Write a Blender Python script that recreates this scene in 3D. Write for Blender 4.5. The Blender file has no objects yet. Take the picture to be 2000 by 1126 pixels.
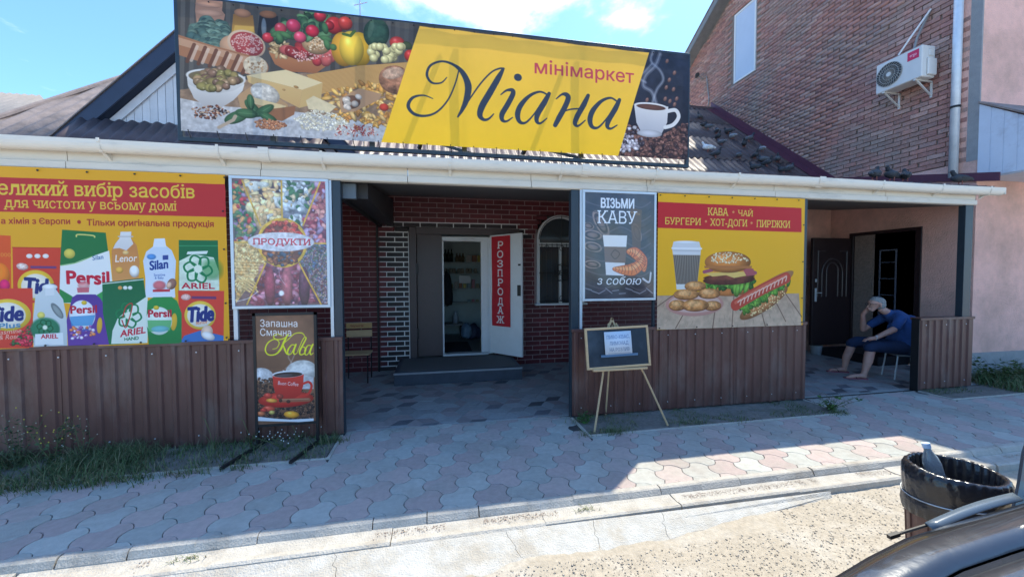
import bpy, bmesh, math, random
import numpy as np
from mathutils import Vector, Matrix

# ------------------------------------------------------------------ camera, sky, sun, exposure
S = bpy.context.scene
COL = S.collection
R = math.radians
FPX, CAMH = 760.0, 1.6
YAW, PITCH, ROLL = math.atan(760 / 3950.0), math.atan(.0342), .0043
_R0 = np.array([math.cos(YAW), -math.sin(YAW), 0.]); _F0 = np.array([math.sin(YAW), math.cos(YAW), 0.]); _U0 = np.array([0, 0, 1.])
CF = _F0 * math.cos(PITCH) - _U0 * math.sin(PITCH)
_U = _U0 * math.cos(PITCH) + _F0 * math.sin(PITCH)
CR = _R0 * math.cos(ROLL) - _U * math.sin(ROLL)
CU = _U * math.cos(ROLL) + _R0 * math.sin(ROLL)
cam = bpy.data.objects.new('camera', bpy.data.cameras.new('camera')); COL.objects.link(cam)
cam.matrix_world = Matrix(((CR[0], CU[0], -CF[0], 0), (CR[1], CU[1], -CF[1], 0), (CR[2], CU[2], -CF[2], CAMH), (0, 0, 0, 1)))
cam.data.sensor_width = 36; cam.data.lens = 36 * FPX / 2000
cam.data.clip_start = .05; cam.data.clip_end = 3000
S.camera = cam

SUN = Vector((.392, .353, 1.)).normalized()
sl = bpy.data.lights.new('sun', 'SUN'); sl.energy = 2.0; sl.angle = R(.55); sl.color = (1, .93, .76)
so = bpy.data.objects.new('sun', sl); COL.objects.link(so); so.rotation_euler = SUN.to_track_quat('Z', 'Y').to_euler()

W = bpy.data.worlds.new('World'); S.world = W; W.use_nodes = True
nt = W.node_tree; nt.nodes.clear()
def N(t, ty, **kw):
    n = t.nodes.new(ty)
    for k, v in kw.items():
        if k.startswith('i_'):
            n.inputs[k[2:].replace('_', ' ')].default_value = v
        else: setattr(n, k, v)
    return n
sky = N(nt, 'ShaderNodeTexSky', sky_type='NISHITA', sun_disc=False, sun_elevation=math.asin(SUN.z),
        sun_rotation=math.atan2(SUN.x, SUN.y), altitude=100, air_density=1.0, dust_density=.7, ozone_density=3)
tc = N(nt, 'ShaderNodeTexCoord'); sep = N(nt, 'ShaderNodeSeparateXYZ'); nt.links.new(tc.outputs['Generated'], sep.inputs[0])
mx = N(nt, 'ShaderNodeMath', operation='MAXIMUM'); nt.links.new(sep.outputs[2], mx.inputs[0]); mx.inputs[1].default_value = .06
dv = N(nt, 'ShaderNodeVectorMath', operation='DIVIDE'); cb = N(nt, 'ShaderNodeCombineXYZ')
for i in range(3): nt.links.new(mx.outputs[0], cb.inputs[i])
nt.links.new(tc.outputs['Generated'], dv.inputs[0]); nt.links.new(cb.outputs[0], dv.inputs[1])
no = N(nt, 'ShaderNodeTexNoise'); no.inputs['Scale'].default_value = 1.15; no.inputs['Detail'].default_value = 9; no.inputs['Roughness'].default_value = .58
mp = N(nt, 'ShaderNodeMapping'); mp.inputs['Location'].default_value = (3.1, 5.2, 0); mp.inputs['Scale'].default_value = (1, .8, 1)
nt.links.new(dv.outputs[0], mp.inputs[0]); nt.links.new(mp.outputs[0], no.inputs['Vector'])
# a cloud bank high over the roof
dd = N(nt, 'ShaderNodeVectorMath', operation='DISTANCE'); nt.links.new(dv.outputs[0], dd.inputs[0]); dd.inputs[1].default_value = (.16, 1.02, 1.0)
bank = N(nt, 'ShaderNodeMapRange'); nt.links.new(dd.outputs['Value'], bank.inputs[0])
bank.inputs[1].default_value = 1.15; bank.inputs[2].default_value = .2; bank.inputs[3].default_value = -.135; bank.inputs[4].default_value = .32
ad = N(nt, 'ShaderNodeMath', operation='ADD'); nt.links.new(no.outputs[0], ad.inputs[0]); nt.links.new(bank.outputs[0], ad.inputs[1])
rp = N(nt, 'ShaderNodeMapRange', interpolation_type='SMOOTHSTEP'); nt.links.new(ad.outputs[0], rp.inputs[0])
rp.inputs[1].default_value = .52; rp.inputs[2].default_value = .80; rp.inputs[3].default_value = 0; rp.inputs[4].default_value = .92
mixc = N(nt, 'ShaderNodeMix', data_type='RGBA'); nt.links.new(rp.outputs[0], mixc.inputs['Factor'])
tn = N(nt, 'ShaderNodeVectorMath', operation='MULTIPLY'); nt.links.new(sky.outputs[0], tn.inputs[0]); tn.inputs[1].default_value = (.45, .61, .72)
nt.links.new(tn.outputs[0], mixc.inputs[6]); mixc.inputs[7].default_value = (12.5, 11.8, 10.8, 1)
bg = N(nt, 'ShaderNodeBackground'); bg.inputs[1].default_value = .15
nt.links.new(mixc.outputs[2], bg.inputs[0]); wo = N(nt, 'ShaderNodeOutputWorld'); nt.links.new(bg.outputs[0], wo.inputs[0])
S.view_settings.view_transform = 'Standard'; S.view_settings.look = 'None'; S.view_settings.exposure = 1.76
S.view_settings.gamma = 1; S.view_settings.use_curve_mapping = False
S.cycles.max_bounces = 8; S.cycles.transparent_max_bounces = 8; S.cycles.sample_clamp_indirect = 6; S.cycles.use_denoising = True

rnd = random.Random(7)
# ------------------------------------------------------------------ materials
MATS = {}
def mat(name, col, rough=.7, var=.12, scale=8., bump=0., bscale=60., metal=0., spec=.4, tint=None, rnd_obj=0., col2=None, c2scale=2., c2lo=.5, c2hi=.65,
        stretch=None, attr=False, coat=0., transl=0., emit=None, trans=0., ior=1.45):
    if name in MATS: return MATS[name]
    m = bpy.data.materials.new(name); m.use_nodes = True; t = m.node_tree; b = t.nodes['Principled BSDF']; L = t.links.new
    c = tuple(col) + (1,)
    tcn = N(t, 'ShaderNodeNewGeometry'); vec = tcn.outputs['Position']
    if stretch:
        ma = N(t, 'ShaderNodeMapping'); ma.inputs['Scale'].default_value = stretch; L(vec, ma.inputs[0]); vec = ma.outputs[0]
    nz = N(t, 'ShaderNodeTexNoise'); nz.inputs['Scale'].default_value = scale; nz.inputs['Detail'].default_value = 6; nz.inputs['Roughness'].default_value = .62; L(vec, nz.inputs['Vector'])
    mr = N(t, 'ShaderNodeMapRange'); L(nz.outputs[0], mr.inputs[0]); mr.inputs[1].default_value = .25; mr.inputs[2].default_value = .75
    mr.inputs[3].default_value = 1 - var; mr.inputs[4].default_value = 1 + var
    fac = mr.outputs[0]
    if rnd_obj:
        oi = N(t, 'ShaderNodeObjectInfo'); r2 = N(t, 'ShaderNodeMapRange'); L(oi.outputs['Random'], r2.inputs[0]); r2.inputs[3].default_value = 1 - rnd_obj; r2.inputs[4].default_value = 1 + rnd_obj
        mu = N(t, 'ShaderNodeMath', operation='MULTIPLY'); L(fac, mu.inputs[0]); L(r2.outputs[0], mu.inputs[1]); fac = mu.outputs[0]
    base = None
    if attr:
        at = N(t, 'ShaderNodeAttribute', attribute_name='tint'); base = at.outputs['Color']
    if col2:
        n2 = N(t, 'ShaderNodeTexNoise'); n2.inputs['Scale'].default_value = c2scale; n2.inputs['Detail'].default_value = 8; n2.inputs['Roughness'].default_value = .65; L(vec, n2.inputs['Vector'])
        m2 = N(t, 'ShaderNodeMapRange'); L(n2.outputs[0], m2.inputs[0]); m2.inputs[1].default_value = c2lo; m2.inputs[2].default_value = c2hi
        mi = N(t, 'ShaderNodeMix', data_type='RGBA'); L(m2.outputs[0], mi.inputs['Factor'])
        if base: L(base, mi.inputs[6])
        else: mi.inputs[6].default_value = c
        mi.inputs[7].default_value = tuple(col2) + (1,); base = mi.outputs[2]
    vm = N(t, 'ShaderNodeVectorMath', operation='SCALE')
    if base: L(base, vm.inputs[0])
    else: vm.inputs[0].default_value = col
    L(fac, vm.inputs['Scale']); L(vm.outputs[0], b.inputs['Base Color'])
    rr = N(t, 'ShaderNodeMapRange'); L(nz.outputs[0], rr.inputs[0]); rr.inputs[3].default_value = max(0, rough - .1); rr.inputs[4].default_value = min(1, rough + .1); L(rr.outputs[0], b.inputs['Roughness'])
    b.inputs['Metallic'].default_value = metal; b.inputs['Specular IOR Level'].default_value = spec
    b.inputs['Coat Weight'].default_value = coat; b.inputs['Coat Roughness'].default_value = .06
    if trans: b.inputs['Transmission Weight'].default_value = trans; b.inputs['IOR'].default_value = ior
    if bump:
        nb = N(t, 'ShaderNodeTexNoise'); nb.inputs['Scale'].default_value = bscale; nb.inputs['Detail'].default_value = 5; L(vec, nb.inputs['Vector'])
        bu = N(t, 'ShaderNodeBump'); bu.inputs['Strength'].default_value = min(1, bump); bu.inputs['Distance'].default_value = .01 * max(1, bump); L(nb.outputs[0], bu.inputs['Height']); L(bu.outputs[0], b.inputs['Normal'])
    MATS[name] = m
    return m

def print_mat(name, art, rough=.45, transl=0., spec=.4, wr=.25, coat=0.):
    """flat print: the artwork array painted in this script"""
    H, Wd, _ = art.a.shape
    im = bpy.data.images.new(name, Wd, H); px = np.ones((H, Wd, 4), np.float32); px[..., :3] = np.clip(art.a[::-1], 0, 1); im.pixels.foreach_set(px.ravel()); im.pack()
    m = bpy.data.materials.new(name); m.use_nodes = True; t = m.node_tree; b = t.nodes['Principled BSDF']; L = t.links.new
    ti = N(t, 'ShaderNodeTexImage', image=im, extension='EXTEND')
    tcn = N(t, 'ShaderNodeTexCoord'); nz = N(t, 'ShaderNodeTexNoise'); nz.inputs['Scale'].default_value = 2.2; nz.inputs['Detail'].default_value = 3; L(tcn.outputs['Object'], nz.inputs['Vector'])
    bu = N(t, 'ShaderNodeBump'); bu.inputs['Strength'].default_value = wr; bu.inputs['Distance'].default_value = .03; L(nz.outputs[0], bu.inputs['Height']); L(bu.outputs[0], b.inputs['Normal'])
    L(ti.outputs[0], b.inputs['Base Color']); b.inputs['Roughness'].default_value = rough; b.inputs['Specular IOR Level'].default_value = spec
    b.inputs['Coat Weight'].default_value = coat; b.inputs['Coat Roughness'].default_value = .1
    if transl:
        tr = N(t, 'ShaderNodeBsdfTranslucent'); L(ti.outputs[0], tr.inputs[0]); ms = N(t, 'ShaderNodeMixShader'); ms.inputs[0].default_value = transl
        L(b.outputs[0], ms.inputs[1]); L(tr.outputs[0], ms.inputs[2]); L(ms.outputs[0], t.nodes['Material Output'].inputs[0])
    return m

# ------------------------------------------------------------------ mesh helpers
def ob(name, me, m=None, parent=None, smooth=False, **kw):
    o = bpy.data.objects.new(name, me); COL.objects.link(o)
    if m is not None and me is not None:
        for x in (m if isinstance(m, (list, tuple)) else [m]): me.materials.append(x)
    if parent is not None: o.parent = parent
    if smooth: me.shade_smooth()
    for k, v in kw.items(): o[k] = v
    return o
def empty(name, loc=(0, 0, 0), rz=0, **kw):
    o = bpy.data.objects.new(name, None); COL.objects.link(o); o.location = loc; o.rotation_euler.z = rz; o.empty_display_size = .1
    for k, v in kw.items(): o[k] = v
    return o
def thing(name, label, cat, loc=(0, 0, 0), rz=0, group=None):
    o = empty(name, loc, rz, label=label, category=cat)
    if group: o['group'] = group
    return o
class MB:
    def __init__(s): s.v = []; s.f = []; s.mi = []; s.cur = 0
    def add(s, vs, fs):
        k = len(s.v); s.v += [tuple(v) for v in vs]; s.f += [tuple(i + k for i in f) for f in fs]; s.mi += [s.cur] * len(fs); return s
    def box(s, x0, y0, z0, x1, y1, z1):
        return s.add([(x0, y0, z0), (x1, y0, z0), (x1, y1, z0), (x0, y1, z0), (x0, y0, z1), (x1, y0, z1), (x1, y1, z1), (x0, y1, z1)],
                     [(3, 2, 1, 0), (4, 5, 6, 7), (0, 1, 5, 4), (1, 2, 6, 5), (2, 3, 7, 6), (3, 0, 4, 7)])
    def bar(s, a, b, w, h, up=(0, 0, 1)):
        a, b = Vector(a), Vector(b); d = (b - a).normalized(); u = Vector(up)
        sx = d.cross(u)
        if sx.length < 1e-4: sx = d.cross(Vector((1, 0, 0)))
        sx.normalize(); uy = sx.cross(d).normalized(); vs = []
        for p in (a, b):
            for i, j in ((-1, -1), (1, -1), (1, 1), (-1, 1)): vs.append(p + sx * (i * w / 2) + uy * (j * h / 2))
        return s.add(vs, [(0, 1, 2, 3), (7, 6, 5, 4), (0, 4, 5, 1), (1, 5, 6, 2), (2, 6, 7, 3), (3, 7, 4, 0)])
    def tube(s, pts, r, n=8, cap=True):
        pts = [Vector(p) for p in pts]; rs = r if isinstance(r, (list, tuple)) else [r] * len(pts); k = len(pts); vs = []; prev = None
        for i, p in enumerate(pts):
            d = (pts[min(i + 1, k - 1)] - pts[max(i - 1, 0)]).normalized()
            if prev is None:
                a = d.cross(Vector((0, 0, 1)))
                if a.length < 1e-3: a = d.cross(Vector((1, 0, 0)))
            else: a = prev - d * prev.dot(d)
            a.normalize(); prev = a; b = d.cross(a)
            for j in range(n):
                t = 2 * math.pi * j / n; vs.append(p + (a * math.cos(t) + b * math.sin(t)) * rs[i])
        fs = [(i * n + j, i * n + (j + 1) % n, (i + 1) * n + (j + 1) % n, (i + 1) * n + j) for i in range(k - 1) for j in range(n)]
        if cap: fs += [tuple(range(n))[::-1], tuple((k - 1) * n + j for j in range(n))]
        return s.add(vs, fs)
    def lathe(s, prof, c=(0, 0, 0), n=16):
        vs = []; k = len(prof)
        for r, z in prof:
            for j in range(n):
                t = 2 * math.pi * j / n; vs.append((c[0] + r * math.cos(t), c[1] + r * math.sin(t), c[2] + z))
        fs = [(i * n + j, i * n + (j + 1) % n, (i + 1) * n + (j + 1) % n, (i + 1) * n + j) for i in range(k - 1) for j in range(n)]
        fs += [tuple(range(n))[::-1], tuple((k - 1) * n + j for j in range(n))]
        return s.add(vs, fs)
    def prism(s, pts, d):
        """polygon of 3D points extruded by vector d"""
        n = len(pts); d = Vector(d); vs = [Vector(p) for p in pts]; vs += [v + d for v in vs]
        return s.add(vs, [tuple(range(n)), tuple(range(2 * n - 1, n - 1, -1))] + [(i, i + n, (i + 1) % n + n, (i + 1) % n) for i in range(n)])
    def mesh(s, name='m', bevel=0):
        me = bpy.data.meshes.new(name); me.from_pydata(s.v, [], s.f); me.polygons.foreach_set('material_index', s.mi); me.validate(); me.update()
        bm = bmesh.new(); bm.from_mesh(me)
        bmesh.ops.recalc_face_normals(bm, faces=bm.faces)
        if bevel: bmesh.ops.bevel(bm, geom=list(bm.edges), offset=bevel, segments=1, affect='EDGES')
        bm.to_mesh(me); bm.free(); return me
    def build(s, name, m, parent=None, bevel=0, smooth=False, **kw):
        return ob(name, s.mesh(name, bevel), m, parent, smooth, **kw)
def Box(name, x0, y0, z0, x1, y1, z1, m, parent=None, bevel=0, **kw): return MB().box(x0, y0, z0, x1, y1, z1).build(name, m, parent, bevel, **kw)
def fast_mesh(name, V, Fq, tint=None):
    """V (n,3) array, Fq (m,k) array of equal-sided faces"""
    me = bpy.data.meshes.new(name); V = np.asarray(V, np.float32); Fq = np.asarray(Fq, np.int32); m, k = Fq.shape
    me.vertices.add(len(V)); me.vertices.foreach_set('co', V.ravel()); me.loops.add(m * k); me.loops.foreach_set('vertex_index', Fq.ravel())
    me.polygons.add(m); me.polygons.foreach_set('loop_start', np.arange(0, m * k, k, dtype=np.int32))
    if tint is not None:
        a = me.color_attributes.new('tint', 'FLOAT_COLOR', 'POINT'); c = np.ones((len(V), 4), np.float32); c[:, :3] = tint; a.data.foreach_set('color', c.ravel())
    me.update(calc_edges=True); me.validate(); return me
def tintmesh(me, col):
    a = me.color_attributes.new('tint', 'FLOAT_COLOR', 'POINT'); c = np.ones((len(me.vertices), 4), np.float32); c[:, :3] = col; a.data.foreach_set('color', c.ravel()); return me
def sheet(name, X0, X1, Z0, Z1, Y, m, parent=None, nx=1, nz=1, fn=None, thick=0, **kw):
    """upright print facing -Y with uv; fn(u,v)->y offset"""
    vs = []; uv = []
    for j in range(nz + 1):
        for i in range(nx + 1):
            u, v = i / nx, j / nz; vs.append((X0 + (X1 - X0) * u, Y + (fn(u, v) if fn else 0), Z0 + (Z1 - Z0) * v)); uv.append((u, v))
    fs = [(j * (nx + 1) + i, j * (nx + 1) + i + 1, (j + 1) * (nx + 1) + i + 1, (j + 1) * (nx + 1) + i) for j in range(nz) for i in range(nx)]
    me = bpy.data.meshes.new(name); me.from_pydata(vs, [], fs); l = me.uv_layers.new(name='UVMap')
    for p in me.polygons:
        for li in p.loop_indices: l.data[li].uv = uv[me.loops[li].vertex_index]
    o = ob(name, me, m, parent, True, **kw)
    if thick: md = o.modifiers.new('s', 'SOLIDIFY'); md.thickness = thick; md.offset = -1
    return o
def onY(px, py, Y):
    r = CF + CR * (px - 1000) / FPX - CU * (py - 563) / FPX; t = Y / r[1]; return r[0] * t, CAMH + r[2] * t
# ------------------------------------------------------------------ flat print artwork (painted as arrays)
_TX = {}
def text_loops(s):
    """closed outline loops of a line of text in em units"""
    if s in _TX: return _TX[s]
    cu = bpy.data.curves.new('t', 'FONT'); cu.body = s; cu.resolution_u = 5; cu.size = 1; cu.fill_mode = 'NONE'
    o = bpy.data.objects.new('t', cu); COL.objects.link(o); dg = bpy.context.evaluated_depsgraph_get(); dg.update()
    me = bpy.data.meshes.new_from_object(o.evaluated_get(dg)); V = np.array([v.co[:2] for v in me.vertices]).reshape(-1, 2); nb = {}
    for e in me.edges:
        i, j = e.vertices; nb.setdefault(i, []).append(j); nb.setdefault(j, []).append(i)
    seen = set(); out = []
    for i in nb:
        if i in seen: continue
        L = [i]; seen.add(i); c = i
        while True:
            nx = [j for j in nb[c] if j not in seen]
            if not nx: break
            c = nx[0]; seen.add(c); L.append(c)
        if len(L) > 2: out.append(V[L])
    bpy.data.objects.remove(o); bpy.data.curves.remove(cu); bpy.data.meshes.remove(me); _TX[s] = out; return out
def serifs(loops):
    ex = []
    for P in loops:
        n = len(P); top = P[:, 1].max()
        for i in range(n):
            a, b = P[i], P[(i + 1) % n]; w = abs(a[0] - b[0])
            if abs(a[1] - b[1]) > 1e-3 or not .05 < w < .22: continue
            p, q = P[i - 1], P[(i + 2) % n]; y = a[1]
            if abs(p[1] - y) < .06 or abs(q[1] - y) < .06: continue
            up = (p[1] > y) and (q[1] > y); dn = (p[1] < y) and (q[1] < y)
            if P[:, 1].max() - P[:, 1].min() < .2: continue
            x0, x1 = min(a[0], b[0]) - .07, max(a[0], b[0]) + .07
            if up and y < .03: ex.append(np.array([(x0, y), (x1, y), (x1, y + .065), (x0, y + .065)]))
            elif dn and y > .45: ex.append(np.array([(x0, y - .065), (x1, y - .065), (x1, y), (x0, y)]))
    return ex
def vnoise(h, w, cell, seed, octv=4):
    rs = np.random.RandomState(seed); out = np.zeros((h, w)); amp = 1; tot = 0
    for o in range(octv):
        c = max(1.5, cell / 2 ** o); gh, gw = int(h / c) + 3, int(w / c) + 3; g = rs.rand(gh, gw)
        y = np.arange(h) / c; x = np.arange(w) / c; yi = y.astype(int); xi = x.astype(int); fy = (y - yi)[:, None]; fx = (x - xi)[None]
        fy = fy * fy * (3 - 2 * fy); fx = fx * fx * (3 - 2 * fx)
        out += amp * ((g[yi][:, xi] * (1 - fx) + g[yi][:, xi + 1] * fx) * (1 - fy) + (g[yi + 1][:, xi] * (1 - fx) + g[yi + 1][:, xi + 1] * fx) * fy); tot += amp; amp *= .55
    return out / tot
def C(c): return np.array(c, float) / 255.
class Art:
    def __init__(s, X0, X1, Z0, Z1, Y, ppm, col=(128, 128, 128), zoom=(1, 0, 0)):
        s.X0, s.X1, s.Z0, s.Z1, s.Y, s.k = X0, X1, Z0, Z1, Y, ppm
        s.w, s.h = int((X1 - X0) * ppm), int((Z1 - Z0) * ppm); s.a = np.zeros((s.h, s.w, 3)); s.a[:] = C(col)
        s.z = zoom; s.rs = np.random.RandomState(5); s.sd = 1
    def m(s, x, y):
        k, ox, oy = s.z; X, Z = onY(ox + x / k, oy + y / k, s.Y); return (X - s.X0) * s.k, (s.Z1 - Z) * s.k
    def sc(s, x, y):
        a = s.m(x, y); b = s.m(x + 2, y); c = s.m(x, y + 2); return math.dist(a, b) / 2, math.dist(a, c) / 2
    def bb(s, x0, y0, x1, y1):
        return max(0, int(x0) - 1), max(0, int(y0) - 1), min(s.w, int(x1) + 2), min(s.h, int(y1) + 2)
    def blend(s, b, al, col):
        x0, y0, x1, y1 = b; v = s.a[y0:y1, x0:x1]; al = al[..., None]; v[:] = v * (1 - al) + np.asarray(col) * al
    def ell(s, x, y, rx, ry, rot=0, col=(255, 0, 0), sh=.35, hl=0., soft=1., al=1., tex=0., dark=None):
        cx, cy = s.m(x, y); kx, ky = s.sc(x, y); rx *= kx; ry *= ky; r = max(rx, ry)
        b = s.bb(cx - r, cy - r, cx + r, cy + r); x0, y0, x1, y1 = b
        if x1 <= x0 or y1 <= y0: return
        yy, xx = np.mgrid[y0:y1, x0:x1]; dx, dy = xx - cx, yy - cy; c, n = math.cos(rot), math.sin(rot)
        u, v = (dx * c + dy * n) / rx, (-dx * n + dy * c) / ry; d = np.sqrt(u * u + v * v)
        alp = np.clip((1 - d) * min(rx, ry) / soft + .5, 0, 1) * al
        f = 1 + sh * (.35 - .9 * d * d) - sh * .5 * (dx / r * .4 + dy / r)
        if tex: s.sd += 1; f = f * (1 + tex * (vnoise(y1 - y0, x1 - x0, max(3, r * .25), s.sd, 3) - .5) * 2)
        cc = C(col) * f[..., None]
        if hl: cc = cc + hl * np.exp(-(((u + .3) ** 2 + (v + .4) ** 2) / .05))[..., None]
        s.blend(b, alp, cc)
    def poly(s, pts, col, col2=None, al=1., tex=0., cell=12, raw=False):
        P = np.array([s.m(*p) for p in pts] if not raw else pts); b = s.bb(P[:, 0].min(), P[:, 1].min(), P[:, 0].max(), P[:, 1].max()); x0, y0, x1, y1 = b
        if x1 <= x0 or y1 <= y0: return
        q = 3; ys = y0 + (np.arange((y1 - y0) * q) + .5) / q - .5; xs = x0 + (np.arange((x1 - x0) * q) + .5) / q - .5
        ins = np.zeros((len(ys), len(xs)), bool); n = len(P)
        for i in range(n):
            (ax, ay), (bx, by) = P[i], P[(i + 1) % n]
            if ay == by: continue
            rows = (ys > min(ay, by)) & (ys <= max(ay, by)); xi = ax + (ys[rows] - ay) * (bx - ax) / (by - ay)
            ins[rows] ^= xs[None] > xi[:, None]
        mk = ins.reshape(y1 - y0, q, x1 - x0, q).mean((1, 3)) * al
        c = C(col)[None, None] * np.ones((y1 - y0, x1 - x0, 1))
        if col2 is not None:
            t = np.linspace(0, 1, y1 - y0)[:, None, None]; c = c * (1 - t) + C(col2) * t
        if tex: s.sd += 1; c = c * (1 + tex * (vnoise(y1 - y0, x1 - x0, cell, s.sd) - .5) * 2)[..., None]
        s.blend(b, mk, c)
    def line(s, pts, w, col, al=1., close=False, smooth=False, ws=None, raw=False):
        P = [s.m(*p) for p in pts] if not raw else pts; kx, ky = s.sc(*pts[0]) if not raw else (1, 1); k = (kx + ky) / 2
        Wd = [x * k for x in (ws if ws else [w] * len(P))]
        if smooth:
            Q = []; q = []; n = len(P)
            for i in range(n - 1):
                p0, p1, p2, p3 = P[max(i - 1, 0)], P[i], P[i + 1], P[min(i + 2, n - 1)]
                for t in np.linspace(0, 1, 9)[:-1]:
                    Q.append(tuple(.5 * (2 * p1[j] + (p2[j] - p0[j]) * t + (2 * p0[j] - 5 * p1[j] + 4 * p2[j] - p3[j]) * t * t + (3 * p1[j] - p0[j] - 3 * p2[j] + p3[j]) * t ** 3) for j in (0, 1))); q.append(Wd[i] * (1 - t) + Wd[i + 1] * t)
            Q.append(P[-1]); q.append(Wd[-1]); P, Wd = Q, q
        if close: P = P + [P[0]]; Wd = Wd + [Wd[0]]
        xs = [p[0] for p in P]; ys = [p[1] for p in P]; mw = max(Wd) + 4; b = s.bb(min(xs) - mw, min(ys) - mw, max(xs) + mw, max(ys) + mw); x0, y0, x1, y1 = b
        if x1 <= x0 or y1 <= y0: return
        A = np.zeros((y1 - y0, x1 - x0))
        for (ax, ay), (bx, by), wa, wb in zip(P[:-1], P[1:], Wd[:-1], Wd[1:]):
            mw = max(wa, wb) / 2 + 1; c0, r0, c1, r1 = s.bb(min(ax, bx) - mw, min(ay, by) - mw, max(ax, bx) + mw, max(ay, by) + mw)
            if c1 <= c0 or r1 <= r0: continue
            yy, xx = np.mgrid[r0:r1, c0:c1]; L2 = (bx - ax) ** 2 + (by - ay) ** 2 + 1e-9; t = np.clip(((xx - ax) * (bx - ax) + (yy - ay) * (by - ay)) / L2, 0, 1)
            d = np.hypot(xx - ax - t * (bx - ax), yy - ay - t * (by - ay)); v = np.clip((wa + (wb - wa) * t) / 2 - d + .5, 0, 1)
            S_ = A[r0 - y0:r1 - y0, c0 - x0:c1 - x0]; np.maximum(S_, v, out=S_)
        s.blend(b, A * al, C(col))
    def text(s, st, p0, p1, cap, col, bold=0., serif=False, shear=0., al=1., ref=None):
        """baseline from p0 to p1 in artwork coordinates, cap height cap"""
        Ls = text_loops(st)
        if not Ls: return
        if serif: Ls = Ls + serifs(Ls)
        al_ = np.concatenate(Ls); a = np.array(s.m(*p0)); b = np.array(s.m(*p1)); kx, ky = s.sc(*p0); x0, x1 = al_[:, 0].min(), al_[:, 0].max()
        capn = ref if ref else max(.5, al_[:, 1].max()); d = (b - a) / (x1 - x0); up = np.array([0, -1.]) * cap * ky / capn; q = 3
        T = [a + (P[:, 0] - x0 + P[:, 1] * shear)[:, None] * d + P[:, 1][:, None] * up for P in Ls]; A_ = np.concatenate(T)
        rad = bold * abs(up[1]) * q; pad = rad / q + 1
        bx = s.bb(A_[:, 0].min() - pad, A_[:, 1].min() - pad, A_[:, 0].max() + pad, A_[:, 1].max() + pad); x0, y0, x1, y1 = bx
        if x1 <= x0 or y1 <= y0: return
        Wn = np.zeros(((y1 - y0) * q, (x1 - x0) * q), int); E_ = np.zeros_like(Wn); ns = len(Ls) - (0 if not serif else len(serifs(text_loops(st))))
        for li, P in enumerate(T):
            P = (P - (x0, y0) + .5) * q - .5; M = np.zeros_like(Wn)
            for i in range(len(P)):
                (ax, ay), (bx_, by) = P[i], P[(i + 1) % len(P)]
                if ay == by: continue
                r0, r1 = max(0, math.ceil(min(ay, by))), min(M.shape[0], math.ceil(max(ay, by)))
                for r_ in range(r0, r1):
                    xi = ax + (r_ - ay) * (bx_ - ax) / (by - ay); M[r_, max(0, math.ceil(xi)):] += 1 if by > ay else -1
            if li < ns: Wn += M
            else: E_ |= (M != 0)
        K = ((Wn != 0) | (E_ != 0)).astype(float)
        if rad > .3:
            R_ = int(math.ceil(rad)); O_ = K.copy()
            for dy in range(-R_, R_ + 1):
                for dx in range(-R_, R_ + 1):
                    dd_ = math.hypot(dx, dy)
                    if dd_ > rad + .5: continue
                    w_ = min(1, rad + .5 - dd_); H_, W_ = K.shape
                    O_[max(0, dy):H_ + min(0, dy), max(0, dx):W_ + min(0, dx)] = np.maximum(O_[max(0, dy):H_ + min(0, dy), max(0, dx):W_ + min(0, dx)], w_ * K[max(0, -dy):H_ + min(0, -dy), max(0, -dx):W_ + min(0, -dx)])
            K = O_
        s.blend(bx, K.reshape(y1 - y0, q, x1 - x0, q).mean((1, 3)) * al, C(col))
    def scat(s, pts, n, r, cols, sh=.4, hl=0., asp=1.4, soft=1.):
        """blobs thrown inside a polygon"""
        P = np.array(pts, float); lo, hi = P.min(0), P.max(0); k = 0; it = 0; L = []
        while k < n and it < n * 20:
            it += 1; x, y = lo + s.rs.rand(2) * (hi - lo); ins = False; j = len(P) - 1
            for i in range(len(P)):
                if (P[i][1] > y) != (P[j][1] > y) and x < (P[j][0] - P[i][0]) * (y - P[i][1]) / (P[j][1] - P[i][1]) + P[i][0]: ins = not ins
                j = i
            if ins: L.append((y, x)); k += 1
        for y, x in sorted(L):
            q = r[0] + s.rs.rand() * (r[1] - r[0]); c = np.array(cols[s.rs.randint(len(cols))], float) * (.85 + .3 * s.rs.rand())
            s.ell(x, y, q * (1 + (asp - 1) * s.rs.rand()), q, s.rs.rand() * 3.1, c, sh, hl, soft)
    def fade(s, gain=1., lift=0.): s.a = s.a * gain + lift; return s

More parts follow.
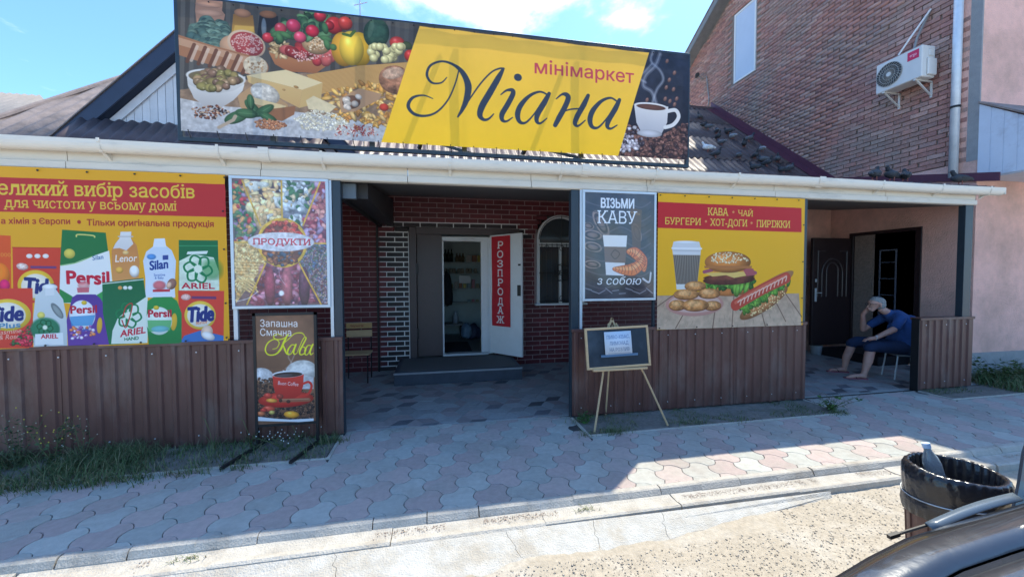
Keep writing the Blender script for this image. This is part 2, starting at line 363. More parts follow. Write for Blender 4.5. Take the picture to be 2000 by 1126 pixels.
def art_main():
    A = Art(-2.30, 2.89, 2.83, 4.13, 4.11, 260, (70, 66, 62), (1, 0, 0)); V = vnoise(A.h, A.w, 40, 3)
    for x in range(340, 820, 9):       # wooden background boards
        c = 60 + 35 * A.rs.rand(); A.poly([(x, -60), (x + 9, -60), (x + 4, 230), (x - 5, 230)], (c * 1.05, c, c * .95))
    A.poly([(340, 190), (520, 160), (820, 130), (820, 330), (340, 330)], (150, 120, 95), tex=.3)
    A.poly([(340, 205), (420, 222), (560, 232), (660, 245), (760, 262), (820, 330), (340, 330)], (205, 203, 203), (188, 190, 196), tex=.22, cell=9)
    # mill, jars
    A.poly([(378, -10), (432, -6), (430, 22), (436, 30), (430, 60), (380, 55), (376, 20)], (176, 128, 104)); A.ell(405, 26, 28, 7, 0, (196, 146, 120), .3); A.ell(404, 8, 27, 7, 0, (190, 140, 115), .3)
    A.poly([(452, 28), (490, 30), (496, 80), (448, 76)], (150, 98, 52), (196, 150, 66)); A.ell(470, 26, 16, 9, 0, (176, 120, 88)); A.poly([(455, 52), (492, 54), (494, 78), (450, 76)], (214, 166, 76))
    A.poly([(503, 30), (540, 32), (542, 88), (498, 84)], (38, 36, 40)); A.ell(520, 28, 17, 8, 0, (150, 96, 66)); A.ell(512, 56, 5, 20, 0, (110, 120, 130), .2)
    # broccoli
    A.scat([(368, 62), (395, 40), (430, 44), (448, 70), (440, 92), (420, 104), (385, 98), (366, 84)], 150, (6, 11), [(66, 92, 86), (84, 110, 98), (52, 76, 74), (96, 122, 108)], .6)
    # salami log and face
    A.ell(455, 98, 30, 24, .3, (196, 150, 116), .4); A.ell(478, 92, 38, 29, .35, (226, 190, 158), .2); A.ell(479, 92, 33, 25, .35, (176, 66, 66), .15)
    for i in range(170):
        t, q = A.rs.rand() * 6.3, A.rs.rand() ** .5; A.ell(479 + 30 * q * math.cos(t), 92 + 22 * q * math.sin(t) + 3 * math.cos(t) * q, 1.6, 1.3, 0, (228, 176, 166), .1)
    # baguette
    A.line([(340, 92), (400, 112), (500, 140)], 44, (168, 112, 78)); A.line([(340, 84), (400, 102), (480, 126)], 16, (206, 160, 126), .8)
    for i in range(6): x = 362 + i * 22; A.line([(x + 12, 92 + i * 6), (x - 2, 128 + i * 5)], 7, (104, 62, 46), .9); A.line([(x + 18, 96 + i * 6), (x + 6, 126 + i * 5)], 6, (226, 200, 178), .7)
    A.ell(496, 138, 24, 21, .2, (224, 204, 172), .15, tex=.2); A.scat([(480, 124), (512, 124), (512, 150), (482, 152)], 30, (1, 2), [(176, 136, 98)], .1)
    # plate with salami, bun
    A.poly([(522, 108), (652, 112), (640, 132), (615, 152), (560, 150), (534, 134)], (206, 134, 86), (160, 96, 60)); A.ell(587, 110, 66, 12, .03, (120, 76, 52), .2)
    A.scat([(522, 90), (552, 84), (566, 108), (548, 122), (528, 112)], 90, (1.2, 3), [(220, 190, 140), (196, 160, 110), (120, 90, 60)], .3, 0, 3)
    A.scat([(556, 102), (600, 96), (652, 112), (636, 128), (582, 130)], 26, (7, 12), [(184, 64, 60), (200, 90, 84), (166, 48, 50)], .45, .1, 1.8); A.scat([(556, 102), (650, 112), (582, 130)], 90, (.8, 1.6), [(236, 186, 176)], .1)
    A.ell(615, 90, 28, 22, 0, (196, 152, 108), .5); A.scat([(594, 84), (614, 70), (640, 86), (634, 104), (598, 104)], 130, (1, 1.8), [(232, 206, 168), (150, 110, 70)], .2)
    # radishes, tomatoes, greens
    A.scat([(528, 66), (560, 44), (600, 24), (640, 22), (652, 60), (620, 74), (548, 88)], 60, (5, 9), [(60, 96, 64), (86, 126, 82), (44, 72, 52)], .5, 0, 2.4)
    for x, y, r, c in ((545, 58, 12, (196, 60, 74)), (570, 52, 14, (206, 56, 84)), (607, 62, 13, (206, 40, 60)), (583, 76, 12, (214, 70, 96)), (520, 78, 11, (196, 50, 60)), (622, 30, 12, (200, 44, 56)), (650, 50, 18, (196, 44, 44)), (672, 46, 14, (208, 60, 50)), (640, 50, 10, (170, 34, 40))): A.ell(x, y, r, r, 0, c, .5, .3)
    for x, y, a in ((538, 70, -.4), (556, 72, .4), (543, 78, 1.2), (634, 78, .2), (636, 90, 1.3), (632, 56, 1.4)): A.ell(x, y, 13, 6, a, (70, 112, 66), .5)
    # pepper, cucumber, grapes
    A.ell(668, 100, 24, 36, 0, (214, 150, 44), .4); A.ell(700, 100, 24, 36, 0, (222, 166, 40), .4); A.ell(684, 98, 24, 36, 0, (244, 196, 60), .45, .2); A.line([(668, 68), (682, 72), (690, 62)], 6, (80, 110, 50)); A.ell(648, 96, 7, 7, 0, (76, 110, 60))
    A.ell(733, 66, 25, 32, .2, (48, 78, 60), .5, .1, tex=.3); A.ell(722, 56, 5, 20, .2, (110, 140, 110), .1, al=.5)
    A.ell(774, 86, 15, 13, 0, (196, 56, 50), .5, .25); A.ell(800, 114, 12, 13, 0, (190, 46, 40), .5, .2); A.ell(794, 92, 10, 8, .6, (60, 70, 44))
    for i in range(26): A.ell(722 + A.rs.rand() * 66, 94 + A.rs.rand() * 30, 8.5, 8.5, 0, (214, 202, 140), .5, .22)
    # spaghetti bundle, pasta
    A.poly([(596, 156), (700, 134), (806, 126), (806, 168), (700, 176), (624, 196)], (206, 152, 84))
    for i in range(34): t = i / 34.; A.line([(598 + 28 * t, 156 + 40 * t), (700, 134 + 42 * t), (806, 127 + 40 * t)], 1.1, (236, 192, 120) if i % 2 else (170, 116, 60), .8)
    A.scat([(628, 196), (690, 172), (790, 168), (770, 262), (690, 270), (640, 236)], 240, (2.2, 4.6), [(226, 172, 88), (206, 146, 66), (240, 196, 120), (180, 120, 58)], .5, .1, 3)
    A.ell(770, 164, 32, 30, 0, (158, 106, 78), .4, tex=.5); A.ell(766, 150, 22, 12, -.3, (214, 186, 160), .2, al=.6, tex=.5)
    A.poly([(660, 205), (700, 182), (744, 194), (735, 208), (690, 232), (664, 234)], (190, 146, 108)); A.ell(684, 212, 18, 14, -.4, (110, 74, 56), .3); A.scat([(668, 206), (700, 196), (700, 222), (674, 228)], 9, (5, 7), [(216, 200, 184)], .4, 0, 1.6)
    A.ell(748, 222, 9, 8, 0, (200, 60, 44), .4)
    # cheese
    A.poly([(478, 158), (556, 146), (628, 172), (588, 188)], (240, 216, 164)); A.poly([(478, 158), (588, 188), (582, 226), (482, 172)], (226, 188, 124), (208, 166, 104)); A.poly([(588, 188), (628, 172), (624, 214), (582, 226)], (214, 176, 112))
    A.ell(576, 182, 5, 2.5, .3, (170, 124, 70)); A.ell(552, 188, 3, 2, .3, (180, 134, 80))
    A.poly([(460, 200), (500, 172), (560, 220), (556, 246), (500, 240), (466, 226)], (190, 148, 104)); A.ell(515, 196, 30, 20, .45, (216, 208, 196), .3, tex=.35); A.poly([(492, 204), (556, 222), (552, 232), (486, 216)], (232, 204, 150))
    A.poly([(498, 232), (575, 222), (572, 240), (548, 254), (500, 244)], (150, 98, 66)); A.poly([(595, 210), (610, 200), (655, 222), (640, 236), (600, 228)], (232, 212, 168), tex=.1)
    A.scat([(572, 248), (612, 228), (650, 236), (680, 256), (660, 276), (590, 270)], 420, (1, 2), [(230, 222, 198), (206, 196, 170), (240, 236, 220)], .3, 0, 2)
    A.scat([(660, 262), (720, 262), (740, 282), (650, 284)], 150, (.8, 1.6), [(190, 110, 96), (160, 60, 56), (230, 220, 210)], .2, 0, 3)
    # olives bowl
    A.poly([(360, 162), (476, 160), (472, 182), (452, 208), (430, 224), (398, 224), (374, 204), (362, 180)], (228, 226, 220), (176, 172, 172)); A.ell(418, 162, 59, 18, .02, (236, 234, 230), .1); A.ell(418, 163, 54, 15, .02, (120, 104, 76), .2)
    A.scat([(374, 162), (396, 152), (420, 144), (446, 150), (466, 168), (456, 184), (420, 188), (392, 184)], 46, (7, 10), [(128, 112, 66), (150, 120, 86), (112, 84, 66), (140, 128, 72)], .6, .25, 1.3)
    A.poly([(362, 176), (392, 192), (420, 196), (452, 190), (474, 176), (470, 190), (452, 210), (430, 225), (398, 225), (374, 206)], (232, 230, 226), (186, 182, 180))
    # basil, spices
    for x, y, rx, ry, a in ((458, 246, 26, 12, -.5), (490, 226, 22, 9, .9), (512, 232, 24, 9, -.6), (486, 214, 18, 7, 1.5), (520, 246, 20, 8, .5), (478, 238, 22, 10, .1)): A.ell(x, y, rx, ry, a, (58, 98, 62), .5); A.line([(x - rx * .7 * math.cos(a), y - rx * .7 * math.sin(a)), (x + rx * .7 * math.cos(a), y + rx * .7 * math.sin(a))], 1.2, (120, 156, 110), .6)
    A.scat([(370, 228), (420, 220), (446, 236), (410, 252), (376, 246)], 130, (1.2, 2.4), [(110, 60, 50), (60, 46, 46), (170, 110, 80), (200, 170, 140)], .3)
    A.scat([(488, 256), (520, 248), (560, 262), (536, 272), (500, 268)], 170, (1.6, 2.6), [(190, 126, 88), (160, 96, 66), (210, 150, 110)], .5)
    A.line([(424, 268), (452, 252), (456, 244)], 7, (186, 164, 140))
    # coffee panel
    A.poly([(1262, 80), (1420, 100), (1420, 360), (1200, 340)], (38, 44, 62), (30, 28, 38), tex=.35, cell=30)
    A.scat([(1212, 262), (1250, 258), (1290, 280), (1345, 250), (1345, 340), (1200, 330)], 520, (3.4, 5.4), [(92, 58, 52), (60, 38, 38), (120, 80, 70), (44, 30, 34)], .7, .18, 1.5)
    A.scat([(1208, 262), (1240, 256), (1262, 290), (1240, 315), (1206, 310)], 70, (3, 4.6), [(150, 140, 150), (60, 50, 60), (190, 186, 196)], .6, .3, 1.5)
    for x, y in ((1304, 120), (1318, 145), (1308, 160), (1316, 180), (1302, 176), (1322, 200), (1309, 205), (1300, 200), (1318, 212), (1265, 202)): A.ell(x, y, 3.2, 5.5, .4, (120, 84, 76), .5, .2)
    for P, w in (([(1283, 210), (1274, 185), (1258, 172), (1262, 150), (1280, 130), (1290, 105)], 9), ([(1276, 206), (1284, 180), (1296, 160), (1290, 140), (1272, 120), (1276, 100)], 7), ([(1262, 165), (1250, 155), (1262, 140), (1274, 126)], 6)): A.line(P, w, (150, 158, 180), .35, smooth=True); A.line(P, w * .4, (200, 206, 220), .35, smooth=True)
    A.poly([(1240, 214), (1306, 216), (1304, 250), (1292, 276), (1256, 276), (1244, 250)], (238, 236, 236), (186, 188, 200)); A.ell(1273, 216, 33, 8.5, .03, (244, 242, 242), .1); A.ell(1273, 217, 28, 6, .03, (96, 60, 50), .3); A.ell(1270, 273, 24, 8, 0, (196, 198, 208), .3)
    A.line([(1304, 226), (1320, 224), (1326, 238), (1316, 254), (1300, 260)], 7.5, (232, 232, 234), smooth=True)
    A.fade(.84, .075)  # haze put into the print: contrast cut, dark tones lifted
    # yellow field, paler at the top where haze is put into the colour
    A.poly([(818, 50), (1268, 103), (1204, 335), (740, 306)], (246, 194, 84), (250, 200, 48)); k = vnoise(A.h, A.w, 60, 9); A.a *= (1 + .05 * (k - .5))[..., None]
    A.z = (1 / .35, 650, 0); D = (58, 68, 84)
    st = [([(632, 455), (600, 488), (548, 487), (521, 440), (542, 382), (606, 357), (672, 378), (722, 425), (752, 500), (744, 580), (720, 645), (694, 692)], [5, 9, 13, 15, 13, 12, 16, 30, 40, 34, 22, 8]),
          ([(554, 583), (500, 563), (440, 578), (416, 628), (450, 675), (515, 686), (580, 660), (640, 588), (680, 490), (702, 400)], [5, 9, 16, 20, 18, 14, 11, 9, 8, 7]),
          ([(694, 692), (750, 600), (820, 490), (880, 420), (925, 395), (952, 394)], [7, 8, 9, 9, 10, 12]), ([(950, 396), (920, 455), (875, 540), (830, 625), (818, 680), (840, 706), (868, 700), (896, 670)], [14, 32, 36, 36, 30, 18, 12, 6]),
          ([(936, 552), (968, 526), (1000, 524), (1004, 548), (975, 610), (943, 670), (944, 706), (968, 714), (1002, 690)], [6, 12, 24, 28, 30, 30, 22, 12, 6]),
          ([(1196, 552), (1155, 534), (1100, 556), (1050, 612), (1030, 670), (1042, 716), (1076, 720), (1120, 672), (1165, 600), (1192, 556)], [9, 12, 18, 28, 30, 22, 12, 8, 8, 8]),
          ([(1206, 545), (1180, 600), (1142, 670), (1138, 712), (1158, 724), (1194, 694)], [20, 30, 30, 22, 12, 6]),
          ([(1245, 578), (1276, 552), (1300, 552), (1312, 572), (1296, 622), (1262, 690), (1240, 736)], [6, 12, 26, 30, 30, 30, 24]), ([(1290, 652), (1330, 640), (1392, 636)], [8, 9, 9]),
          ([(1424, 556), (1400, 610), (1364, 680), (1350, 724), (1368, 740), (1408, 706)], [20, 30, 30, 24, 12, 6]),
          ([(1590, 590), (1552, 568), (1500, 588), (1452, 644), (1434, 700), (1446, 744), (1480, 748), (1522, 702), (1566, 634), (1592, 584)], [9, 12, 18, 28, 30, 22, 12, 8, 8, 8]),
          ([(1602, 578), (1578, 632), (1540, 702), (1532, 742), (1552, 754), (1588, 732)], [20, 30, 30, 22, 12, 6])]
    for P, w in st: A.line(P, 1, D, ws=w, smooth=True)
    A.ell(1032, 447, 22, 22, 0, D, 0)
    A.text('мінімаркет', (1126, 422), (1682, 476), 62, (196, 74, 88), bold=.012, ref=.547)
    return A

def pack(A, x0, y0, x1, y1, c1, c2=None): A.poly([(x0, y0), (x1, y0 + (x1 - x0) * .02), (x1 + 2, y1), (x0 - 2, y1)], c1, c2)
def star(A, x, y, r, c1=(30, 130, 80)):
    for i in range(6):
        a = i * math.pi / 3 + .2; P = [(x + r * .25 * math.cos(a - .5), y + r * .25 * math.sin(a - .5)), (x + r * .8 * math.cos(a - .45), y + r * .8 * math.sin(a - .45)), (x + r * math.cos(a), y + r * math.sin(a)), (x + r * .75 * math.cos(a + .5), y + r * .75 * math.sin(a + .5)), (x + r * .3 * math.cos(a + .9), y + r * .3 * math.sin(a + .9))]
        A.line(P, r * .13, c1, smooth=True)
    A.ell(x, y, r * .3, r * .3, 0, (235, 245, 225), 0, soft=4)
def art_det():
    A = Art(-4.45, -1.915, .99, 2.535, 4.08, 420, (238, 172, 40), (2.963, 0, 320)); z = A.z
    A.poly([(-600, 60), (1320, 120), (1320, 308), (-600, 262)], (198, 54, 54))
    A.text('еликий вибір засобів', (0, 178), (1130, 200), 62, (236, 200, 70), bold=.012, serif=True, ref=.547); A.text('В', (-120, 174), (-20, 177), 82, (232, 196, 66), bold=.02, serif=True)
    A.text('для чистоти у всьому домі', (34, 252), (1028, 272), 44, (236, 200, 70), bold=.008, serif=True, ref=.547)
    A.text('а хімія з Європи', (20, 346), (414, 348), 34, (176, 52, 44), bold=.028, ref=.73); A.text('Побутова', (-250, 342), (0, 345), 34, (176, 52, 44), bold=.028, ref=.73); A.ell(466, 336, 11, 11, 0, (176, 52, 44), 0)
    A.text('Тільки оригінальна продукція', (512, 356), (1240, 364), 36, (176, 52, 44), bold=.028, ref=.73)
    # orange box, tide bag
    A.poly([(-300, 400), (74, 415), (78, 722), (-300, 722)], (232, 92, 44)); A.ell(10, 640, 60, 70, 0, (246, 130, 40), .3); A.ell(40, 700, 30, 34, 0, (222, 44, 110), .3); A.text('8:3000', (-30, 534), (74, 536), 22, (240, 150, 60), ref=.7)
    A.poly([(84, 480), (360, 484), (352, 800), (90, 800)], (222, 74, 50), (212, 66, 52)); A.line([(84, 482), (360, 486)], 5, (190, 60, 44))
    for x in (180, 226, 273): A.ell(x, 532, 18, 13, 0, (240, 232, 226), .1)
    A.ell(140, 592, 34, 20, .2, (236, 200, 190), .3, tex=.3); A.poly([(186, 588), (334, 590), (334, 604), (186, 602)], (120, 70, 120))
    A.ell(218, 700, 104, 88, 0, (240, 196, 60), .2); A.ell(218, 704, 84, 70, 0, (240, 232, 214), .1); A.text('Tide', (148, 740), (330, 752), 84, (36, 52, 120), bold=.04, shear=.15)
    # tide plus
    A.poly([(-300, 722), (198, 716), (200, 1060), (-300, 1062)], (222, 72, 56)); A.ell(60, 870, 130, 92, 0, (244, 206, 70), .2); A.ell(56, 872, 104, 74, 0, (240, 234, 220), .1)
    A.text('Tide', (-55, 912), (142, 898), 80, (34, 50, 122), bold=.04, shear=.12); A.text('Plus', (10, 950), (130, 940), 30, (80, 140, 180), bold=.03)
    A.text('Jasmine', (0, 984), (134, 972), 26, (240, 200, 180), shear=.2); A.text('& Rose', (8, 1012), (122, 1004), 26, (240, 200, 180), shear=.2); A.scat([(120, 980), (195, 930), (196, 1045), (60, 1040)], 70, (5, 12), [(170, 40, 60), (60, 100, 60), (210, 70, 90)], .5)
    # persil green bag
    A.poly([(368, 380), (620, 398), (660, 690), (655, 820), (350, 800), (356, 560)], (40, 120, 66)); A.line([(450, 420), (460, 408), (545, 414), (556, 424)], 8, (226, 214, 120), smooth=True); A.ell(410, 518, 32, 28, 0, (214, 200, 90), .2)
    A.poly([(356, 584), (440, 570), (520, 540), (640, 500), (660, 690), (655, 820), (350, 800)], (238, 240, 238)); A.poly([(352, 720), (420, 760), (470, 800), (350, 800)], (50, 140, 74)); A.poly([(560, 760), (660, 700), (658, 800), (540, 800)], (60, 160, 84))
    A.text('Persil', (396, 690), (640, 694), 72, (206, 32, 60), bold=.035); A.text('Silan', (544, 556), (606, 548), 26, (40, 90, 150), bold=.01); A.line([(360, 586), (450, 570), (540, 534)], 5, (150, 200, 120), smooth=True)
    # lenor
    A.poly([(706, 392), (770, 392), (768, 430), (800, 470), (816, 560), (812, 680), (660, 680), (654, 500), (676, 460), (700, 430)], (206, 132, 74), (222, 156, 90)); A.poly([(706, 392), (768, 392), (766, 430), (780, 462), (740, 500), (700, 486), (662, 490), (676, 460), (700, 430)], (236, 232, 228), (220, 216, 214)); A.line([(694, 420), (776, 420)], 8, (206, 200, 196))
    A.text('Lenor', (676, 566), (800, 562), 40, (250, 246, 240), bold=.01, shear=.12); A.ell(736, 512, 18, 12, 0, (236, 196, 130), .2); A.ell(700, 612, 22, 18, 0, (240, 180, 80), .3); A.ell(786, 620, 28, 34, 0, (244, 240, 232), .3)
    # silan
    A.poly([(904, 432), (960, 430), (964, 470), (1000, 500), (1024, 560), (1016, 700), (1020, 770), (848, 770), (850, 660), (836, 560), (854, 506), (894, 476)], (206, 222, 240), (226, 234, 246)); A.poly([(900, 432), (960, 430), (968, 480), (892, 480)], (232, 238, 246))
    A.text('Silan', (876, 612), (978, 600), 50, (34, 62, 140), bold=.03); A.ell(884, 536, 26, 16, 0, (90, 150, 214), .2, soft=3); A.text('Sensitive', (898, 648), (962, 646), 15, (60, 90, 160)); A.text('& Baby', (904, 664), (954, 663), 14, (60, 90, 160)); A.poly([(948, 528), (980, 526), (980, 552), (948, 554)], (60, 80, 150)); A.ell(1000, 692, 26, 32, .3, (150, 110, 96), .3); A.ell(984, 700, 14, 20, .3, (226, 186, 160), .3)
    A.ell(930, 700, 36, 26, 0, (214, 90, 96), .2, al=.8, soft=6); A.poly([(892, 724), (990, 722), (990, 736), (892, 738)], (206, 60, 74))
    # ariel bag
    A.poly([(1040, 440), (1264, 442), (1272, 730), (1040, 730)], (34, 116, 70), (30, 110, 80)); A.poly([(1040, 470), (1265, 470), (1265, 476), (1040, 476)], (60, 150, 100)); A.poly([(1090, 506), (1208, 502), (1200, 520), (1084, 522)], (230, 240, 232)); A.poly([(1042, 560), (1120, 520), (1240, 540), (1270, 620), (1272, 730), (1042, 730)], (222, 236, 216), tex=.1)
    A.ell(1230, 610, 60, 60, 0, (60, 140, 70), .2, al=.6, soft=20); star(A, 1150, 606, 82); A.text('ARIEL', (1056, 718), (1244, 720), 32, (196, 34, 62), bold=.03)
    # front row
    A.poly([(1036, 730), (1300, 732), (1296, 1028), (1046, 1028)], (226, 74, 60)); A.ell(1080, 768, 28, 18, 0, (236, 190, 180), .3, tex=.2); A.poly([(1112, 762), (1254, 764), (1254, 780), (1112, 778)], (120, 66, 110)); A.ell(1162, 872, 90, 82, 0, (244, 204, 80), .15); A.ell(1162, 874, 74, 66, 0, (240, 234, 220), .1); A.text('Tide', (1090, 910), (1236, 900), 80, (36, 54, 126), bold=.045, shear=.12); A.text('lenor', (1138, 926), (1206, 918), 20, (220, 90, 50))
    A.poly([(1048, 1028), (1070, 990), (1160, 960), (1296, 990), (1296, 1028)], (70, 120, 190)); A.ell(1200, 970, 34, 40, .2, (226, 196, 176), .3); A.ell(1208, 992, 40, 22, .5, (236, 232, 230), .3)
    A.poly([(214, 760), (262, 722), (262, 700), (330, 700), (330, 722), (372, 780), (394, 900), (396, 1050), (204, 1054), (200, 900)], (214, 222, 224), (196, 206, 210)); A.ell(296, 710, 44, 18, 0, (236, 238, 238), .2); A.poly([(270, 720), (322, 718), (322, 756), (270, 760)], (226, 230, 232))
    A.ell(338, 846, 22, 50, -.5, (60, 70, 76), .2, al=.6); A.ell(340, 850, 14, 40, -.5, (150, 160, 160), .1); A.ell(246, 872, 22, 20, 0, (226, 214, 110), .2); A.ell(270, 952, 84, 66, 0, (50, 130, 96), .1, soft=8); star(A, 268, 942, 46, (20, 96, 60)); A.poly([(212, 980), (370, 972), (374, 1040), (212, 1044)], (232, 238, 240)); A.text('ARIEL', (246, 1006), (342, 1004), 24, (196, 40, 60), bold=.03)
    A.poly([(424, 770), (452, 752), (560, 752), (590, 775), (632, 850), (640, 1040), (400, 1048), (392, 900)], (92, 62, 150), (110, 70, 160)); A.ell(492, 700, 34, 22, 0, (220, 150, 150), .2, al=.8, soft=5); A.poly([(452, 714), (524, 712), (522, 740), (456, 742)], (212, 110, 120)); A.ell(584, 930, 16, 46, .1, (226, 180, 60), .1)
    A.ell(484, 870, 76, 84, 0, (230, 236, 244), .1); A.poly([(410, 880), (560, 870), (540, 930), (420, 935)], (70, 150, 210), al=.8); A.text('Persil', (416, 862), (568, 856), 42, (196, 34, 60), bold=.035); A.text('360°', (482, 966), (534, 960), 22, (60, 110, 190), bold=.02); A.scat([(414, 940), (560, 930), (556, 1000), (420, 1006)], 40, (5, 10), [(150, 100, 170), (230, 140, 90), (210, 200, 230)], .4); A.ell(494, 800, 16, 12, 0, (220, 190, 60), .2)
    A.poly([(600, 684), (838, 658), (866, 860), (860, 1030), (640, 1040), (604, 860)], (30, 108, 68), (36, 120, 80)); A.line([(600, 692), (838, 666)], 6, (220, 230, 220)); [A.ell(x, 714, 13, 11, 0, c, .1) for x, c in ((704, (220, 160, 90)), (734, (230, 236, 230)), (762, (230, 236, 230)))]
    A.poly([(660, 960), (690, 890), (760, 830), (862, 760), (868, 860), (862, 1030), (652, 1036)], (228, 238, 226)); star(A, 754, 872, 74); A.line([(720, 880), (740, 820), (775, 812), (740, 940), (715, 900)], 6, (196, 60, 60), smooth=True); A.text('ARIEL', (706, 996), (850, 972), 36, (206, 40, 66), bold=.03, shear=.1); A.text('HAND', (730, 1018), (812, 1010), 18, (30, 110, 70), bold=.03)
    A.poly([(862, 790), (896, 768), (1000, 766), (1030, 790), (1056, 860), (1056, 1036), (870, 1040), (856, 900)], (52, 150, 78), (40, 130, 70)); A.ell(1012, 910, 18, 50, .1, (226, 180, 60), .1); A.ell(928, 904, 74, 80, 0, (228, 240, 230), .1); A.poly([(862, 900), (1000, 900), (990, 960), (868, 966)], (90, 180, 110), al=.85); A.text('Persil', (868, 882), (998, 880), 40, (196, 34, 60), bold=.035); A.ell(912, 828, 16, 12, 0, (220, 190, 60), .2); A.ell(934, 950, 50, 18, 0, (120, 190, 220), .2, al=.7)
    return A

def art_prod():
    A = Art(-1.885, -1.035, 1.30, 2.53, 4.07, 330, (120, 90, 90), (3.042, 430, 330)); cx, cy = 368, 436; r = 1
    sec = [([(75, 60), (120, 60), (235, 330), (170, 420), (75, 430)], (70, 78, 74), [(60, 110, 70), (96, 130, 84), (150, 120, 150), (210, 150, 90), (190, 60, 60)], 70, (10, 24)),
           ([(120, 60), (362, 62), (366, 290), (235, 335)], (90, 70, 74), [(220, 180, 130), (206, 206, 196), (236, 214, 160), (214, 170, 110)], 40, (16, 32)),
           ([(366, 62), (600, 66), (492, 330), (366, 290)], (120, 120, 130), [(226, 228, 226), (190, 196, 200), (214, 190, 150), (70, 110, 70)], 44, (14, 28)),
           ([(600, 66), (648, 70), (644, 440), (520, 440), (492, 330)], (120, 60, 74), [(196, 110, 110), (150, 60, 70), (214, 150, 140), (170, 140, 170)], 40, (16, 30)),
           ([(75, 430), (216, 436), (262, 560), (84, 800)], (214, 172, 110), [(230, 194, 130), (200, 150, 84), (240, 210, 150)], 140, (7, 13)),
           ([(262, 560), (470, 560), (600, 800), (150, 808)], (110, 62, 84), [(160, 80, 100), (130, 50, 66), (196, 130, 150), (90, 60, 90)], 60, (14, 30)),
           ([(644, 440), (540, 450), (470, 560), (600, 800), (648, 800)], (110, 90, 100), [(150, 130, 150), (120, 70, 80), (80, 110, 80), (190, 160, 150), (90, 110, 150)], 420, (4, 7))]
    for P, c, cs, n, rr in sec:
        A.poly(P, c, tex=.5, cell=16); A.scat(P, int(n * .45), (rr[0] * 1.1, rr[1] * 1.1), cs, .35, 0, 2.2, 4.); A.scat(P, int(n * 1.6), (rr[0] * .35, rr[1] * .55), cs, .35, .03, 2.6, 1.5)
    A.poly([(75, 60), (648, 62), (648, 64)], (80, 80, 80))
    for x in (150, 185, 220): A.ell(290 + (x - 150) * 3.0, 700, 34, 120, 0, ((150, 60, 80), (176, 90, 100), (90, 50, 70))[(x - 150) // 35], .5, .1)
    for y in range(545, 640, 9): A.line([(84, y), (250 - (y - 545) * .3, y + 4)], 4, (236, 202, 140) if y % 2 else (190, 140, 80), .8)
    for i in range(9): A.line([(95 + i * 12, 660 + (i % 3) * 22), (150 + i * 8, 680 + (i % 3) * 26)], 12, (232, 196, 128)); A.line([(95 + i * 12, 664 + (i % 3) * 22), (150 + i * 8, 685 + (i % 3) * 26)], 3, (180, 130, 74))
    Yl = (222, 172, 64)
    for P in ([(120, 58), (235, 332)], [(362, 62), (366, 290)], [(598, 66), (492, 330)], [(75, 432), (200, 436)], [(560, 440), (650, 440)], [(264, 560), (150, 808)], [(470, 560), (602, 806)]): A.line(P, 10, Yl)
    A.ell(cx, cy, 152, 150, 0, (222, 172, 56), 0); A.ell(cx, cy, 134, 132, 0, (120, 66, 56), .1); A.scat([(250, 380), (300, 320), (368, 305), (440, 320), (490, 390), (490, 400), (250, 400)], 40, (9, 18), [(190, 60, 50), (214, 110, 90), (150, 50, 44)], .5, .2); A.scat([(250, 490), (490, 490), (440, 560), (368, 572), (300, 560)], 60, (8, 15), [(110, 60, 46), (160, 96, 60), (70, 80, 100)], .5, .1)
    A.ell(362, 430, 202, 58, 0, (226, 220, 224), .08); A.text('ПРОДУКТИ', (188, 446), (540, 450), 38, (196, 44, 64), bold=.025, serif=True)
    A.line([(90, 790), (160, 770), (215, 730)], 4, (244, 240, 244), .8, smooth=True); A.ell(362, 740, 16, 16, 0, (255, 255, 255), 0, soft=5); A.line([(345, 590), (352, 640), (385, 690)], 3, (230, 220, 235), .6, smooth=True)
    A.a *= (.78 + .5 * vnoise(A.h, A.w, 9, 31))[..., None]; A.fade(.9, .05); return A

